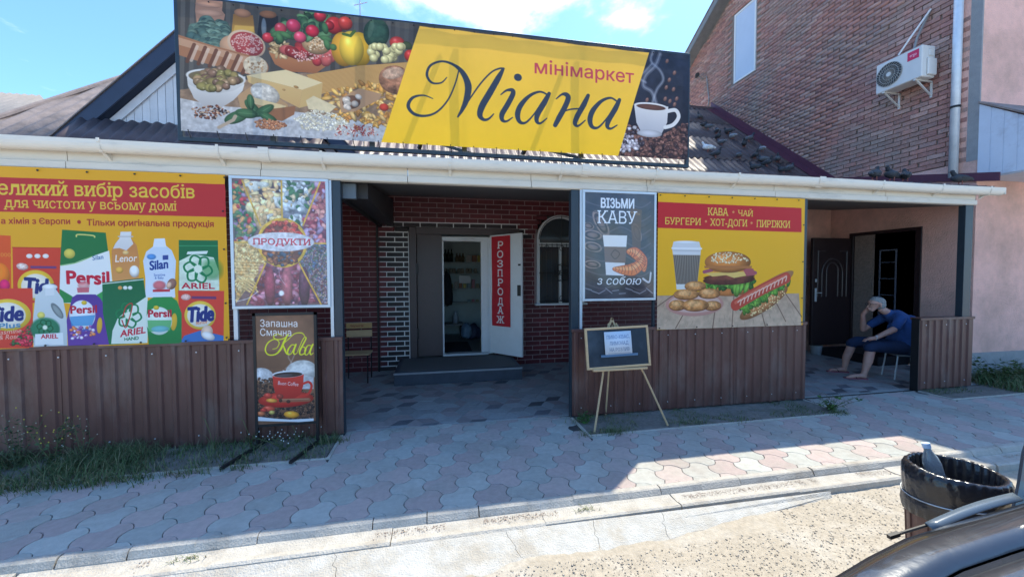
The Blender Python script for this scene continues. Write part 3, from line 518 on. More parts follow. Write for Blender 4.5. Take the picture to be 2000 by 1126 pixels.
def art_cup():
    A = Art(1.585, 2.455, 1.32, 2.52, 4.07, 330, (58, 54, 62), (2.208, 1100, 350)); A.a *= (.7 + .6 * vnoise(A.h, A.w, 40, 17))[..., None]
    for x, y, rx, ry, a in ((104, 200, 26, 16, .2), (122, 240, 44, 22, .1), (124, 292, 42, 22, .2), (122, 368, 38, 18, .1), (160, 190, 60, 26, 1.0), (320, 230, 40, 20, 1.2)):
        A.ell(x, y, rx, ry, a, (150, 124, 116), .2); A.ell(x, y, rx * .8, ry * .75, a, (56, 44, 50), .2); A.ell(x, y, rx * .55, ry * .5, a, (120, 96, 90), .2)
    for i in range(14): y = 90 + i * 30; A.line([(85, y), (170, y + 24), (250, y - 4), (330, y + 30), (380, y + 6)], 6, (40, 38, 48) if i % 2 else (104, 92, 100), .5, smooth=True)
    A.poly([(288, 120), (340, 130), (336, 300), (300, 290)], (96, 66, 50), al=.8); A.line([(296, 140), (330, 150)], 9, (150, 110, 70), .6)
    for i in range(10): x = 90 + i * 30; A.line([(x, 472 + (i % 3) * 12), (x + 28, 480 + (i % 2) * 14)], 4, (190, 186, 196), .6)
    A.poly([(168, 240), (276, 242), (272, 292), (174, 290)], (226, 222, 222)); A.poly([(176, 292), (272, 294), (262, 418), (182, 414)], (218, 214, 216)); A.poly([(174, 290), (273, 293), (268, 362), (178, 358)], (112, 86, 80)); A.line([(205, 325), (222, 305), (243, 322), (224, 344), (205, 325)], 4, (66, 50, 50), smooth=True)
    for off, P, Wd in ((0, [(282, 312), (312, 318), (342, 350), (350, 392)], [16, 44, 46, 14]), (1, [(218, 388), (258, 392), (300, 390), (334, 366), (346, 340)], [10, 34, 50, 40, 14])):
        A.line(P, 1, (150, 60, 30), ws=[w_ + 5 for w_ in Wd], smooth=True); A.line(P, 1, (222, 112, 56), ws=Wd, smooth=True); A.line([(x - 2, y - 6) for x, y in P], 1, (246, 168, 104), ws=[w_ * .35 for w_ in Wd], smooth=True, al=.8)
        for i in range(len(P) - 1):
            for k in (.15, .5, .85):
                x, y = P[i][0] + (P[i + 1][0] - P[i][0]) * k, P[i][1] + (P[i + 1][1] - P[i][1]) * k; dx, dy = P[i + 1][0] - P[i][0], P[i + 1][1] - P[i][1]; l_ = math.hypot(dx, dy); w_ = (Wd[i] + (Wd[i + 1] - Wd[i]) * k) * .46; A.line([(x - dy / l_ * w_, y + dx / l_ * w_), (x + dx / l_ * 4, y + dy / l_ * 4), (x + dy / l_ * w_, y - dx / l_ * w_)], 3, (140, 60, 34), .75, smooth=True)
    A.line([(345, 430), (372, 445), (380, 405)], 8, (214, 210, 216), .9, smooth=True)
    A.text('ВІЗЬМИ', (160, 120), (306, 124), 42, (232, 232, 236), bold=.03); A.text('КАВУ', (144, 188), (320, 192), 56, (236, 236, 240), serif=True); A.text('з собою', (142, 456), (334, 456), 28, (236, 236, 240), shear=.2, serif=True, ref=.56)
    A.fade(.96, .03); return A

def art_food():
    A = Art(2.47, 4.50, .965, 2.525, 4.08, 300, (250, 184, 34), (2.208, 1100, 350)); 
    A.poly([(380, 96), (1030, 124), (1030, 228), (380, 208)], (206, 42, 46)); Yt = (240, 208, 84)
    A.text('КАВА', (620, 154), (710, 157), 32, Yt, bold=.015, serif=True); A.text('ЧАЙ', (752, 157), (818, 160), 32, Yt, bold=.015, serif=True); A.ell(732, 141, 5, 5, 0, (232, 150, 90), 0)
    A.text('БУРГЕРИ', (434, 193), (590, 197), 30, Yt, bold=.015, serif=True); A.text('ХОТ-ДОГИ', (630, 199), (793, 203), 30, Yt, bold=.015, serif=True); A.text('ПИРІЖКИ', (833, 205), (980, 209), 30, Yt, bold=.015, serif=True)
    for x, y in ((612, 181), (812, 188)): A.ell(x, y, 5, 5, 0, (232, 150, 90), 0)
    # wooden table
    A.poly([(390, 500), (1018, 490), (1030, 640), (380, 646)], (190, 158, 132), (206, 178, 152), tex=.12, cell=16)
    for a, b in (((470, 498), (380, 560)), ((560, 498), (480, 640)), ((660, 498), (640, 640)), ((735, 496), (725, 640)), ((835, 494), (875, 640)), ((900, 492), (960, 610)), ((960, 492), (1030, 590))): A.line([a, b], 4, (110, 80, 64), .8)
    for i in range(60): x, y = 400 + A.rs.rand() * 600, 510 + A.rs.rand() * 120; A.line([(x, y), (x + (x - 720) * .03, y + 18)], 1.5, (150, 116, 92), .5)
    # cup
    A.poly([(468, 322), (588, 326), (572, 470), (484, 472)], (150, 138, 124)); A.poly([(482, 450), (574, 450), (570, 472), (484, 474)], (228, 226, 220))
    for i in range(15): x = 472 + i * 7.8; A.line([(x, 328), (488 + i * 5.9, 450)], 3.2, (86, 76, 72), .9)
    A.poly([(470, 268), (582, 268), (590, 296), (588, 326), (468, 324), (464, 294)], (224, 222, 222)); A.line([(464, 296), (592, 298)], 7, (246, 244, 244)); A.ell(526, 270, 54, 6, 0, (240, 238, 238), .1); A.line([(470, 306), (586, 308)], 3, (190, 186, 186))
    # burger
    A.ell(712, 476, 98, 26, 0, (190, 116, 60), .35, tex=.15); A.scat([(604, 446), (826, 430), (832, 462), (760, 476), (640, 470)], 70, (6, 12), [(70, 124, 40), (110, 160, 60), (50, 96, 34)], .5, .1, 2.6)
    A.ell(715, 432, 114, 22, -.03, (96, 50, 40), .3, tex=.5); A.ell(715, 420, 112, 14, -.03, (120, 64, 48), .3, tex=.4); A.poly([(602, 402), (828, 396), (790, 414), (735, 424), (700, 412), (640, 418)], (236, 196, 110)); A.line([(604, 398), (660, 386), (740, 382), (830, 402)], 14, (170, 90, 104), smooth=True); A.line([(650, 392), (720, 386), (800, 392)], 15, (220, 140, 70), smooth=True); A.poly([(770, 380), (820, 384), (828, 412), (790, 416)], (180, 90, 96))
    A.ell(709, 356, 101, 46, 0, (206, 128, 62), .5, .12, tex=.08); A.poly([(604, 372), (814, 372), (812, 384), (606, 382)], (190, 120, 66)); A.scat([(626, 340), (660, 316), (760, 314), (800, 346), (780, 360), (640, 360)], 120, (2, 3.2), [(244, 224, 184)], .2)
    # patties on a plate
    A.ell(564, 536, 126, 52, 0, (206, 150, 136), .1); A.ell(564, 532, 112, 42, 0, (224, 184, 168), .1)
    for x, y, rx, ry in ((566, 458, 46, 20), (526, 494, 54, 22), (626, 490, 48, 21), (488, 540, 38, 22), (640, 542, 38, 20), (566, 540, 58, 25)): A.ell(x, y + 3, rx, ry, 0, (130, 70, 36), .2); A.ell(x, y, rx, ry, 0, (206, 140, 82), .35, .12, tex=.35); A.ell(x - 4, y - 5, rx * .55, ry * .5, 0, (232, 184, 128), .1, al=.6, soft=4, tex=.3)
    # hot dog
    A.ell(880, 470, 130, 30, -.50, (196, 134, 84), .3); A.ell(866, 530, 116, 36, -.50, (184, 120, 70), .45, tex=.1); A.scat([(770, 556), (790, 536), (950, 460), (968, 480), (900, 560), (800, 590)], 150, (1.8, 3), [(236, 206, 150)], .2)
    A.scat([(756, 552), (800, 516), (960, 424), (978, 450), (880, 510), (790, 566)], 110, (6, 11), [(96, 150, 50), (130, 180, 70), (66, 120, 44)], .5, .1, 2.2)
    A.line([(742, 540), (800, 506), (880, 462), (962, 424)], 46, (196, 74, 56), smooth=True); A.line([(742, 530), (800, 496), (880, 452), (962, 414)], 12, (226, 120, 90), .7, smooth=True)
    for i in range(13): x = 752 + i * 16.5; A.line([(x, 528 - i * 8.6), (x + 14, 518 - i * 8.4), (x + 10, 540 - i * 8.6)], 5, (244, 206, 186), .9, smooth=True)
    return A

def art_stand():
    A = Art(-1.645, -1.145, .225, 1.235, 3.94, 400, (120, 84, 64), (3.52, 480, 600)); A.a *= (.75 + .5 * vnoise(A.h, A.w, 60, 23))[..., None]
    A.ell(270, 250, 190, 140, 0, (150, 110, 84), .1, al=.6, soft=60); A.poly([(76, 300), (464, 300), (464, 420), (76, 420)], (96, 66, 50), al=.45)
    A.ell(380, 440, 110, 78, -.1, (206, 204, 200), .3, tex=.2); A.ell(110, 470, 80, 54, .3, (196, 196, 198), .3, tex=.25); A.poly([(250, 430), (464, 480), (464, 560), (300, 560)], (188, 188, 190), tex=.25)
    A.scat([(76, 486), (180, 490), (464, 600), (464, 772), (76, 772)], 620, (6, 10), [(50, 36, 34), (76, 52, 44), (34, 26, 28), (104, 72, 56)], .7, .22, 1.5)
    A.ell(276, 632, 190, 54, .0, (190, 36, 32), .3); A.ell(276, 622, 168, 38, 0, (206, 50, 42), .25, .1)
    A.poly([(180, 456), (396, 458), (392, 540), (372, 600), (330, 626), (240, 626), (204, 600), (186, 540)], (216, 52, 44), (176, 30, 30)); A.ell(288, 458, 109, 24, 0, (226, 228, 232), .1); A.ell(288, 462, 98, 18, 0, (40, 32, 36), .2); A.ell(262, 466, 60, 8, 0, (90, 86, 96), .2, al=.7)
    A.line([(392, 524), (430, 512), (450, 540), (430, 590), (374, 612)], 16, (206, 44, 40), smooth=True); A.text('Buon Coffee', (218, 530), (358, 540), 26, (240, 236, 236), bold=.005, shear=.2, ref=.73)
    for P in ([(300, 420), (310, 380), (290, 340), (306, 300)], [(270, 420), (300, 392), (330, 330)]): A.line(P, 10, (200, 190, 184), .35, smooth=True)
    A.line([(236, 640), (430, 634)], 26, (150, 90, 66)); A.line([(240, 634), (428, 628)], 6, (196, 140, 110), .8); A.ell(236, 640, 12, 12, 0, (70, 40, 34)); A.ell(290, 646, 14, 12, 0, (70, 40, 34))
    for x, y, rx, ry, c in ((150, 606, 30, 18, (196, 60, 50)), (232, 612, 24, 18, (150, 50, 44)), (176, 640, 40, 14, (226, 150, 60)), (156, 696, 44, 20, (206, 80, 60)), (120, 706, 24, 14, (190, 60, 50)), (312, 736, 54, 24, (236, 160, 50)), (100, 730, 30, 16, (200, 110, 70)), (176, 722, 20, 14, (190, 170, 90))): A.ell(x, y, rx, ry, .15, c, .45, .2)
    A.poly([(74, 750), (200, 764), (300, 770), (464, 762), (464, 790), (74, 780)], (224, 226, 230))
    A.text('Запашна', (96, 132), (352, 134), 50, (240, 236, 234), ref=.73); A.text('Смачна', (96, 194), (310, 196), 50, (240, 236, 234), ref=.73)
    Y = (226, 226, 40)
    for P, w in (([(285, 186), (262, 232), (236, 288), (200, 322), (152, 324), (131, 290), (150, 242), (196, 218), (226, 240), (212, 276), (182, 286)], [8, 14, 14, 9, 8, 9, 8, 6, 6, 5, 4]), ([(292, 188), (250, 216), (204, 218), (188, 198), (214, 184), (246, 196)], [5, 7, 7, 6, 5, 4]),
                 ([(404, 200), (384, 176), (334, 180), (286, 222), (250, 252)], [4, 7, 6, 5, 4]), ([(252, 250), (266, 290), (280, 318), (300, 322), (318, 308)], [6, 12, 10, 6, 4]),
                 ([(336, 258), (312, 258), (288, 290), (288, 320), (308, 318), (334, 272)], [6, 7, 11, 8, 5, 5]), ([(342, 254), (326, 300), (332, 322), (350, 312)], [11, 12, 7, 4]),
                 ([(350, 312), (380, 240), (400, 206), (412, 212), (392, 252), (368, 300), (374, 324), (398, 316), (410, 288), (396, 272), (380, 276)], [4, 5, 6, 8, 10, 12, 8, 7, 8, 6, 4]),
                 ([(446, 262), (424, 262), (406, 292), (406, 322), (424, 320), (446, 276)], [6, 7, 11, 8, 5, 5]), ([(458, 254), (440, 300), (444, 324), (462, 312)], [11, 12, 7, 4])): A.line(P, 1, Y, ws=w, smooth=True)
    return A

def art_sale():
    A = Art(0, .46, 0, 1.62, 4.08, 330, (190, 34, 48), (1, 0, 0)); A.m = lambda x, y: (x * A.w, y * A.h); A.sc = lambda x, y: (A.w, A.h)
    for i, c in enumerate('РОЗПРОДАЖ'):
        w = .30 if c != 'Ж' else .40; A.text(c, (.46 - w / 2, .135 + i * .1035), (.46 + w / 2, .135 + i * .1035), .078 if c != 'Д' else .074, (232, 226, 226), bold=.02, serif=True, ref=.73)
    A.a *= (.94 + .12 * vnoise(A.h, A.w, 30, 5))[..., None]; return A
def unit_art(w, h, ppm, col):
    A = Art(0, w, 0, h, 4, ppm, col); A.m = lambda x, y: (x * A.w, y * A.h); A.sc = lambda x, y: (A.w, A.h); return A
# ------------------------------------------------------------------ materials in use
M_gravel = mat('gravel', (.40, .35, .28), .95, .22, 30, .6, 90, col2=(.45, .41, .35), c2scale=2.5)
M_stone = mat('loose_stone', (.42, .38, .33), .9, .2, 20, attr=True)
M_grnd = mat('far_ground', (.50, .45, .38), .95, .2, 3, .6, 60)
M_conc = mat('concrete', (.47, .44, .39), .9, .16, 14, .8, 90, col2=(.33, .29, .24), c2scale=4, c2lo=.5, c2hi=.75)
M_apron = mat('white_concrete', (.49, .48, .45), .92, .14, 14, .9, 100, col2=(.42, .385, .33), c2scale=4.5, c2lo=.44, c2hi=.62)
M_jnt = mat('joint_sand', (.07, .065, .065), .95, .2, 40, .5, 100)
M_tg = mat('grey_paver', (.43, .435, .40), .85, .13, 22, .45, 160, rnd_obj=.10, col2=(.36, .335, .30), c2scale=1.6, c2lo=.46, c2hi=.66)
M_tr = mat('pink_paver', (.46, .37, .345), .85, .13, 22, .45, 160, rnd_obj=.10, col2=(.40, .36, .32), c2scale=1.6, c2lo=.46, c2hi=.66)
M_td = mat('dark_tile', (.13, .135, .15), .5, .2, 22, .3, 120, rnd_obj=.3)
M_tf = mat('floor_tile', (.30, .31, .31), .6, .15, 22, .3, 120, rnd_obj=.16)
M_tp = mat('pink_floor_tile', (.31, .27, .265), .6, .15, 22, .3, 120, rnd_obj=.16)
M_grout = mat('light_grout', (.30, .31, .31), .9, .15, 30)
M_soil = mat('soil', (.20, .185, .165), .98, .25, 25, 1., 70, col2=(.13, .13, .10), c2scale=4)
M_clad = mat('brown_sheet', (.120, .052, .042), .45, .2, 5, .35, 7, spec=.45, col2=(.17, .115, .10), c2scale=2.6, c2lo=.5, c2hi=.75, stretch=(1.5, 1, .6))
M_post = mat('dark_steel', (.022, .036, .05), .4, .15, 12, spec=.5)
M_alu = mat('aluminium', (.58, .62, .66), .38, .06, 10, metal=.35)
M_vinyl = mat('white_vinyl', (.68, .62, .53), .55, .07, 6, .1, 20, col2=(.46, .42, .36), c2scale=4, c2lo=.55, c2hi=.8, stretch=(.5, 1, 2))
M_gut = mat('gutter_plastic', (.76, .70, .61), .42, .05, 8, col2=(.56, .52, .46), c2scale=5, c2lo=.55, c2hi=.8, stretch=(.5, 1, 2))
M_soff = mat('grey_soffit', (.16, .155, .15), .7, .1, 6, stretch=(.4, 4, 1))
M_bred = mat('red_brick', (.125, .022, .028), .42, .2, 18, .35, 90, rnd_obj=.25)
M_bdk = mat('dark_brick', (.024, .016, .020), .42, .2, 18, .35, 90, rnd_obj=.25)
M_mw = mat('white_mortar', (.80, .80, .80), .9, .08, 20)
M_mg = mat('grey_mortar', (.36, .27, .27), .9, .12, 20)
M_brk = mat('old_brick', (.4, .2, .17), .92, .22, 20, .9, 50, attr=True, rnd_obj=.14, col2=(.30, .25, .22), c2scale=1.1, c2lo=.46, c2hi=.74)
M_mort = mat('old_mortar', (.25, .19, .165), .95, .25, 20, .9, 40)
M_pink = mat('pink_plaster', (.80, .48, .41), .93, .09, 9, 1.3, 55, col2=(.58, .36, .30), c2scale=1.1, c2lo=.44, c2hi=.66)
M_plin = mat('grey_plinth', (.28, .29, .30), .9, .14, 8, .6, 60)
M_slate = mat('old_slate', (.26, .21, .195), .9, .25, 5, .5, 40, col2=(.18, .15, .145), c2scale=3)
M_sheet = mat('brown_roof_sheet', (.10, .07, .07), .5, .2, 5, .2, 20, col2=(.22, .19, .19), c2scale=9, c2lo=.62, c2hi=.75)
M_navy = mat('navy_board', (.030, .045, .085), .5, .15, 6)
M_wbrd = mat('white_board', (.62, .62, .64), .6, .08, 10, .2, 30, rnd_obj=.05, col2=(.46, .45, .45), c2scale=6, c2lo=.6, c2hi=.8)
M_pvc = mat('white_pvc', (.70, .71, .72), .35, .04, 8)
M_bdoor = mat('brown_door', (.075, .055, .058), .42, .12, 6)
M_ddoor = mat('dark_door', (.022, .012, .014), .4, .2, 12, .1, 30)
M_mapl = mat('purple_flashing', (.11, .035, .06), .45, .15, 6)
M_black = mat('black_metal', (.012, .012, .014), .45, .1, 20)
M_mat = mat('rubber_mat', (.03, .03, .035), .9, .2, 60, .4, 200)
M_glass = mat('glass', (.55, .62, .7), .05, .02, 2, spec=.9, metal=.0)
M_dark = mat('interior_dark', (.10, .12, .12), .8, .15, 5)
M_wood = mat('pale_wood', (.58, .40, .22), .5, .12, 10, .15, 40, stretch=(1, 1, 6))
M_lblue = mat('blue_white_sheet', (.58, .64, .74), .45, .06, 5, col2=(.46, .50, .58), c2scale=3)

# ------------------------------------------------------------------ ground and street
g = bpy.data.meshes.new('ground'); g.from_pydata([(-400, -400, -.16), (400, -400, -.16), (400, 400, -.16), (-400, 400, -.16)], [], [(0, 1, 2, 3)]); ob('ground', g, M_grnd, kind='structure')
from mathutils import noise as mno
def fb(x, y, s, o=4): return mno.fractal(Vector((x * s, y * s, 1.7)), 1., 2., o)
nx, ny = 300, 150; X = np.linspace(-7, 11, nx); Y = np.linspace(-3.2, 2.5, ny)
V = np.array([(x, y, -.10 + .010 * fb(x, y, 2) + .006 * fb(x, y, 14, 3)) for y in Y for x in X]); I = np.arange((ny - 1) * (nx - 1)); r_, c_ = I // (nx - 1), I % (nx - 1); a_ = r_ * nx + c_
me = fast_mesh('road', V, np.stack([a_, a_ + 1, a_ + 1 + nx, a_ + nx], 1)); me.shade_smooth(); ob('road', me, M_gravel, kind='structure')
def pebbles(name, pts, lo, hi, cols, seed, zf, kind='stuff'):
    rs = np.random.RandomState(seed); base = np.array([(1, 0, 0), (-1, 0, 0), (0, 1, 0), (0, -1, 0), (0, 0, 1), (0, 0, -1), (.6, .6, .55), (-.6, -.6, .5)])[:6]; F = np.array([(0, 2, 4), (2, 1, 4), (1, 3, 4), (3, 0, 4), (2, 0, 5), (1, 2, 5), (3, 1, 5), (0, 3, 5)])
    Vs, Fs, Ts = [], [], []
    for k, (x, y) in enumerate(pts):
        s = lo + (hi - lo) * rs.rand() ** 2.5; a = rs.rand() * 6.28; v = base * (.6 + .8 * rs.rand(6, 1)) * (s, s * (.5 + .5 * rs.rand()), s * .28); c, n = math.cos(a), math.sin(a)
        v = np.stack([v[:, 0] * c - v[:, 1] * n + x, v[:, 0] * n + v[:, 1] * c + y, v[:, 2] * .55 + zf(x, y)], 1); Vs.append(v); Fs.append(F + 6 * k); Ts.append(np.repeat([np.array(cols[rs.randint(len(cols))]) * (.8 + .4 * rs.rand())], 6, 0))
    return ob(name, fast_mesh(name, np.concatenate(Vs), np.concatenate(Fs), np.concatenate(Ts)), M_stone, kind=kind)
rs = np.random.RandomState(2)
P = [(x, y) for x, y in zip(rs.rand(60000) * 6.4 - 2.6, 2.44 - rs.rand(60000) ** .8 * 1.5) if not (y > 2.15 and -1.7 < x < 2.3)][:34000]
pebbles('gravel', P, .0012, .0085, [(.42, .37, .30), (.47, .43, .37), (.38, .33, .28), (.42, .37, .31), (.46, .43, .38)], 3, lambda x, y: -.097 + .010 * fb(x, y, 2))
# kerb, channel and outer lip
kerb = empty('kerb', kind='structure'); km = MB()
prof = [(2.655, -.12), (2.655, .003), (2.618, .003), (2.605, -.004), (2.588, -.040), (2.586, -.12)]
L = .342
kerb_meshes = []
for v in range(4):
    q = MB(); n = len(prof); rr = random.Random(v); e = .0008 + .001 * rr.random()
    q.prism([(e, y + rr.uniform(-.002, .002), z + rr.uniform(-.002, .002)) for y, z in prof], (L - 2 * e, 0, 0)); kerb_meshes.append(q.mesh('kerb_stone')); kerb_meshes[-1].materials.append(M_conc)
x = -.425 - 14 * L; i = 0
while x < 10:
    o = ob('kerb_stone', kerb_meshes[i % 4], None, kerb); o.location = (x, 0, rnd.uniform(-.002, .003)); o.rotation_euler.z = rnd.uniform(-.003, .003); x += L; i += 1
ch = empty('gutter_channel', kind='structure'); prof = [(2.594, -.12), (2.594, -.040), (2.56, -.047), (2.50, -.050), (2.478, -.044), (2.452, -.042), (2.437, -.052), (2.43, -.12)]
cms = []
for v in range(3):
    q = MB(); rr = random.Random(v + 9); q.prism([(.001, y, z + rr.uniform(-.002, .002)) for y, z in prof], (.998, 0, 0)); cms.append(q.mesh('channel_stone')); cms[-1].materials.append(M_conc)
for i in range(18): o = ob('channel_stone', cms[i % 3], None, ch); o.location = (-5.3 + i, rnd.uniform(-.006, .006), rnd.uniform(-.004, .004)); o.rotation_euler.z = rnd.uniform(-.004, .004)
P = [(x, 2.545 + .04 * r) for x, r in zip(rs.rand(9000) * 9 - 3.4, rs.randn(9000) * .5) if fb(x, 0, 1.6) > -.12]
pebbles('channel_grit', P, .0015, .0055, [(.45, .30, .24), (.40, .34, .26), (.5, .42, .34), (.33, .22, .17)], 5, lambda x, y: -.046)
# worn whitish concrete apron in broken slabs
def jag(a, b, n, amp, seed):
    rr = random.Random(seed); return [(a[0] + (b[0] - a[0]) * t / n + (rr.uniform(-amp, amp) if 0 < t < n else 0), a[1] + (b[1] - a[1]) * t / n + (rr.uniform(-amp, amp) if 0 < t < n else 0)) for t in range(n + 1)]
ap = empty('concrete_apron', kind='structure')
cuts = [jag((-1.75, 2.43), (-1.55, 2.30), 3, .01, 1), jag((-.62, 2.43), (-.55, 2.16), 8, .012, 2), jag((.42, 2.43), (.52, 2.13), 8, .014, 3), jag((1.02, 2.43), (.96, 2.18), 7, .012, 4), jag((1.52, 2.42), (1.46, 2.22), 7, .02, 6), jag((2.95, 2.42), (2.92, 2.38), 3, .01, 7)]
for i in range(5):
    Lc = [(x + .0015, y) for x, y in cuts[i]]; Rc = [(x - .0015, y) for x, y in cuts[i + 1]]; edge = jag(Lc[-1], Rc[-1], 14, .014, 20 + i)[1:-1]; pl = Lc + edge + Rc[::-1]
    q = MB(); z = -.066 - .004 * (i % 2); n = len(pl); q.prism([(x, y, -.056 - .052 * min(1.05, (2.43 - y) / max(.04, 2.43 - float(np.interp(x, [c_[-1][0] for c_ in cuts], [c_[-1][1] for c_ in cuts])))) + .003 * fb(x, y, 6)) for x, y in pl], (0, 0, -.05)); q.build('slab', M_apron, ap)
# pavement of three-lobed pavers
pav = empty('pavement', kind='structure'); w, h = .243, .2105
def paver_outline():
    Vv = [(0, .1405), (-.1215, .0703), (-.1215, -.0703), (0, -.1405), (.1215, -.0703), (.1215, .0703)]; bul = [-1, 1, -1, 1, -1, 1]; out = []
    for i in range(6):
        a, b = Vector(Vv[i]), Vector(Vv[(i + 1) % 6]); d = b - a; nrm = Vector((d.y, -d.x)).normalized()
        for t in (0, .2, .4, .6, .8): out.append(tuple(a + d * t + nrm * bul[i] * .029 * math.sin(math.pi * t)))
    return out
PO = paver_outline()
def clip(pl, ax, val, keep_less):
    out = []; n = len(pl)
    for i in range(n):
        p, q = pl[i], pl[(i + 1) % n]; ip = (p[ax] <= val) == keep_less or p[ax] == val; iq = (q[ax] <= val) == keep_less or q[ax] == val
        if ip: out.append(p)
        if ip != iq: t = (val - p[ax]) / (q[ax] - p[ax]); out.append(tuple(p[j] + (q[j] - p[j]) * t for j in (0, 1)))
    return out
def inset(pl, k):
    cx = sum(p[0] for p in pl) / len(pl); cy = sum(p[1] for p in pl) / len(pl); R_ = max(math.dist(p, (cx, cy)) for p in pl); s = 1 - k / R_
    return [(cx + (x - cx) * s, cy + (y - cy) * s) for x, y in pl]
def piece(pl, gap=.0032, cham=.004, hgt=.03):
    a = inset(pl, gap); b = inset(pl, gap + cham); n = len(a); q = MB()
    q.add([(x, y, -hgt) for x, y in a] + [(x, y, -.003) for x, y in a] + [(x, y, 0) for x, y in b], [(i, (i + 1) % n, n + (i + 1) % n, n + i) for i in range(n)] + [(n + i, n + (i + 1) % n, 2 * n + (i + 1) % n, 2 * n + i) for i in range(n)] + [tuple(range(2 * n, 3 * n))]); return q
full = {}
for nm, m in (('g', M_tg), ('r', M_tr)): full[nm] = piece(PO).mesh('paver'); full[nm].materials.append(m)
tiles = []
for j in range(-3, 7):
    for i in range(-26, 46):
        cx, cy = .39 + w * i + w / 2 * j, 3.195 + h * j
        if not -4.6 < cx < 10.2: continue
        opn = next(((a, b) for a, b in ((-.945, 1.46), (4.56, 6.39)) if a - .02 < cx < b + .02), None); pl = [(cx + x, cy + y) for x, y in PO]
        top = 4.20 if opn and opn[0] < 0 else (4.13 if opn else 3.60 if cx < 6 or cx > 6.4 and cx < 0 else 3.60)
        if cx > 6.39: top = 3.72
        cl = [(1, 2.657, False), (1, top, True)]
        if opn and cy > 3.58: cl += [(0, opn[0], False), (0, opn[1], True)]
        clipped = False
        for c in cl:
            if any((p[c[0]] < c[1]) != c[2] for p in pl): pl = clip(pl, *c); clipped = True
            if len(pl) < 3: break
        if len(pl) < 3 or max(p[1] for p in pl) - min(p[1] for p in pl) < .015 or max(p[0] for p in pl) - min(p[0] for p in pl) < .015: continue
        tiles.append((cx, cy, 'g' if i % 2 == 0 else 'r', pl if clipped else None))
def seen(x, y): 
    d = Vector((x, y, 0)) - Vector((0, 0, CAMH)); z = d.dot(Vector(CF)); 
    return z > .2 and abs(d.dot(Vector(CR)) / z * FPX) < 1040 and -d.dot(Vector(CU)) / z * FPX < 600
tiles.sort(key=lambda t: (not seen(t[0], t[1]), t[0] ** 2 + t[1] ** 2)); rest = {'g': MB(), 'r': MB()}
for k, (cx, cy, c, pl) in enumerate(tiles):
    tz = rnd.uniform(-.0015, .0015); 
    if k < 300:
        if pl is None: o = ob('paver', full[c], None, pav)
        else:
            mm = piece([(x - cx, y - cy) for x, y in pl]).mesh('paver'); mm.materials.append(M_tg if c == 'g' else M_tr); o = ob('paver', mm, None, pav)
        o.location = (cx, cy, tz); o.rotation_euler = (rnd.uniform(-.006, .006), rnd.uniform(-.006, .006), 0)
    else:
        q = piece([(x - cx, y - cy) for x, y in (pl or [(cx + a, cy + b) for a, b in PO])]); rest[c].add([(x + cx, y + cy, z + tz) for x, y, z in q.v], q.f)
rest['g'].build('remaining_grey_paver', M_tg, pav, kind='stuff'); rest['r'].build('remaining_pink_paver', M_tr, pav, kind='stuff')
q = MB(); q.box(-4.6, 2.656, -.1, 10.2, 4.2, -.007); q.build('joint_bed', M_jnt, pav)
# soil strips with thin edging
soil = []
for nm, x0, x1, y0 in (('a', -4.6, -.955, 3.60), ('b', 1.47, 4.55, 3.60), ('c', 6.40, 7.9, 3.73)):
    nx, ny = int((x1 - x0) / .04), 13; xs = np.linspace(x0 + .02, x1 - .02, nx); ys = np.linspace(y0 + .02, 4.135, ny)
    V = np.array([(x, y, .004 + .012 * fb(x, y, 5) + .012 * (y - y0)) for y in ys for x in xs]); I = np.arange((ny - 1) * (nx - 1)); r_, c_ = I // (nx - 1), I % (nx - 1); a_ = r_ * nx + c_
    me = fast_mesh('soil_strip', V, np.stack([a_, a_ + 1, a_ + 1 + nx, a_ + nx], 1)); me.shade_smooth(); s = ob('soil_strip', me, M_soil, kind='structure'); soil.append((x0, x1, y0, s))
    q = MB(); xx = x0
    while xx < x1 - .05:
        l = min(.5, x1 - xx); q = MB(); q.box(0, 0, -.06, l - .005, .026, .012); o = q.build('edging_stone', M_conc, s, bevel=.003); o.location = (xx, y0 - .006, rnd.uniform(-.003, .002)); xx += l
    for xe in (x0 if x0 > -4 else None, x1 if x1 < 7 else None):
        if xe is not None: Box('edging_stone', xe - .013, y0, -.06, xe + .013, 4.13, .012, M_conc, s, bevel=.003)
    P = [(x0 + .03 + (x1 - x0 - .06) * a, y0 + .03 + .48 * b) for a, b in rs.rand(500, 2)]; pebbles('soil_crumbs', P, .002, .008, [(.26, .25, .23), (.2, .19, .17), (.34, .33, .31)], 8, lambda x, y: .004 + .012 * fb(x, y, 5) + .012 * (y - y0))
# porch floor of rhombic tiles
pf = empty('porch_floor', kind='structure'); s_ = .175; rh = []
A1, A2, A3 = Vector((s_, 0)), Vector((s_ / 2, s_ * .8660254)), Vector((-s_ / 2, s_ * .8660254))
for a in range(-20, 60):
    for b in range(-8, 14):
        c0 = Vector((-.776, 4.413)) + (A1 + A2) * a + (A2 + A3) * b - (A2 + A3) * 0
        c0 = Vector((-.776 + (A1.x + A2.x) * a, 4.413 + A2.y * a + 2 * A2.y * (b - a // 2)))
        for u, v_, ty in ((A1, A2, 0), (A2, A3, 1), (A1, -A3 * -1, 2)):
            if ty == 2: u, v_ = A1, -A2 + A1 * 0; v_ = Vector((s_ / 2, -A2.y)); 
            pl = [c0, c0 + u, c0 + u + v_, c0 + v_]; pl = [tuple(p) for p in pl]
            if ty == 2: pl = [tuple(c0), tuple(c0 + v_), tuple(c0 + v_ + A1), tuple(c0 + A1)]
            rh.append((pl, ty))
keep = []
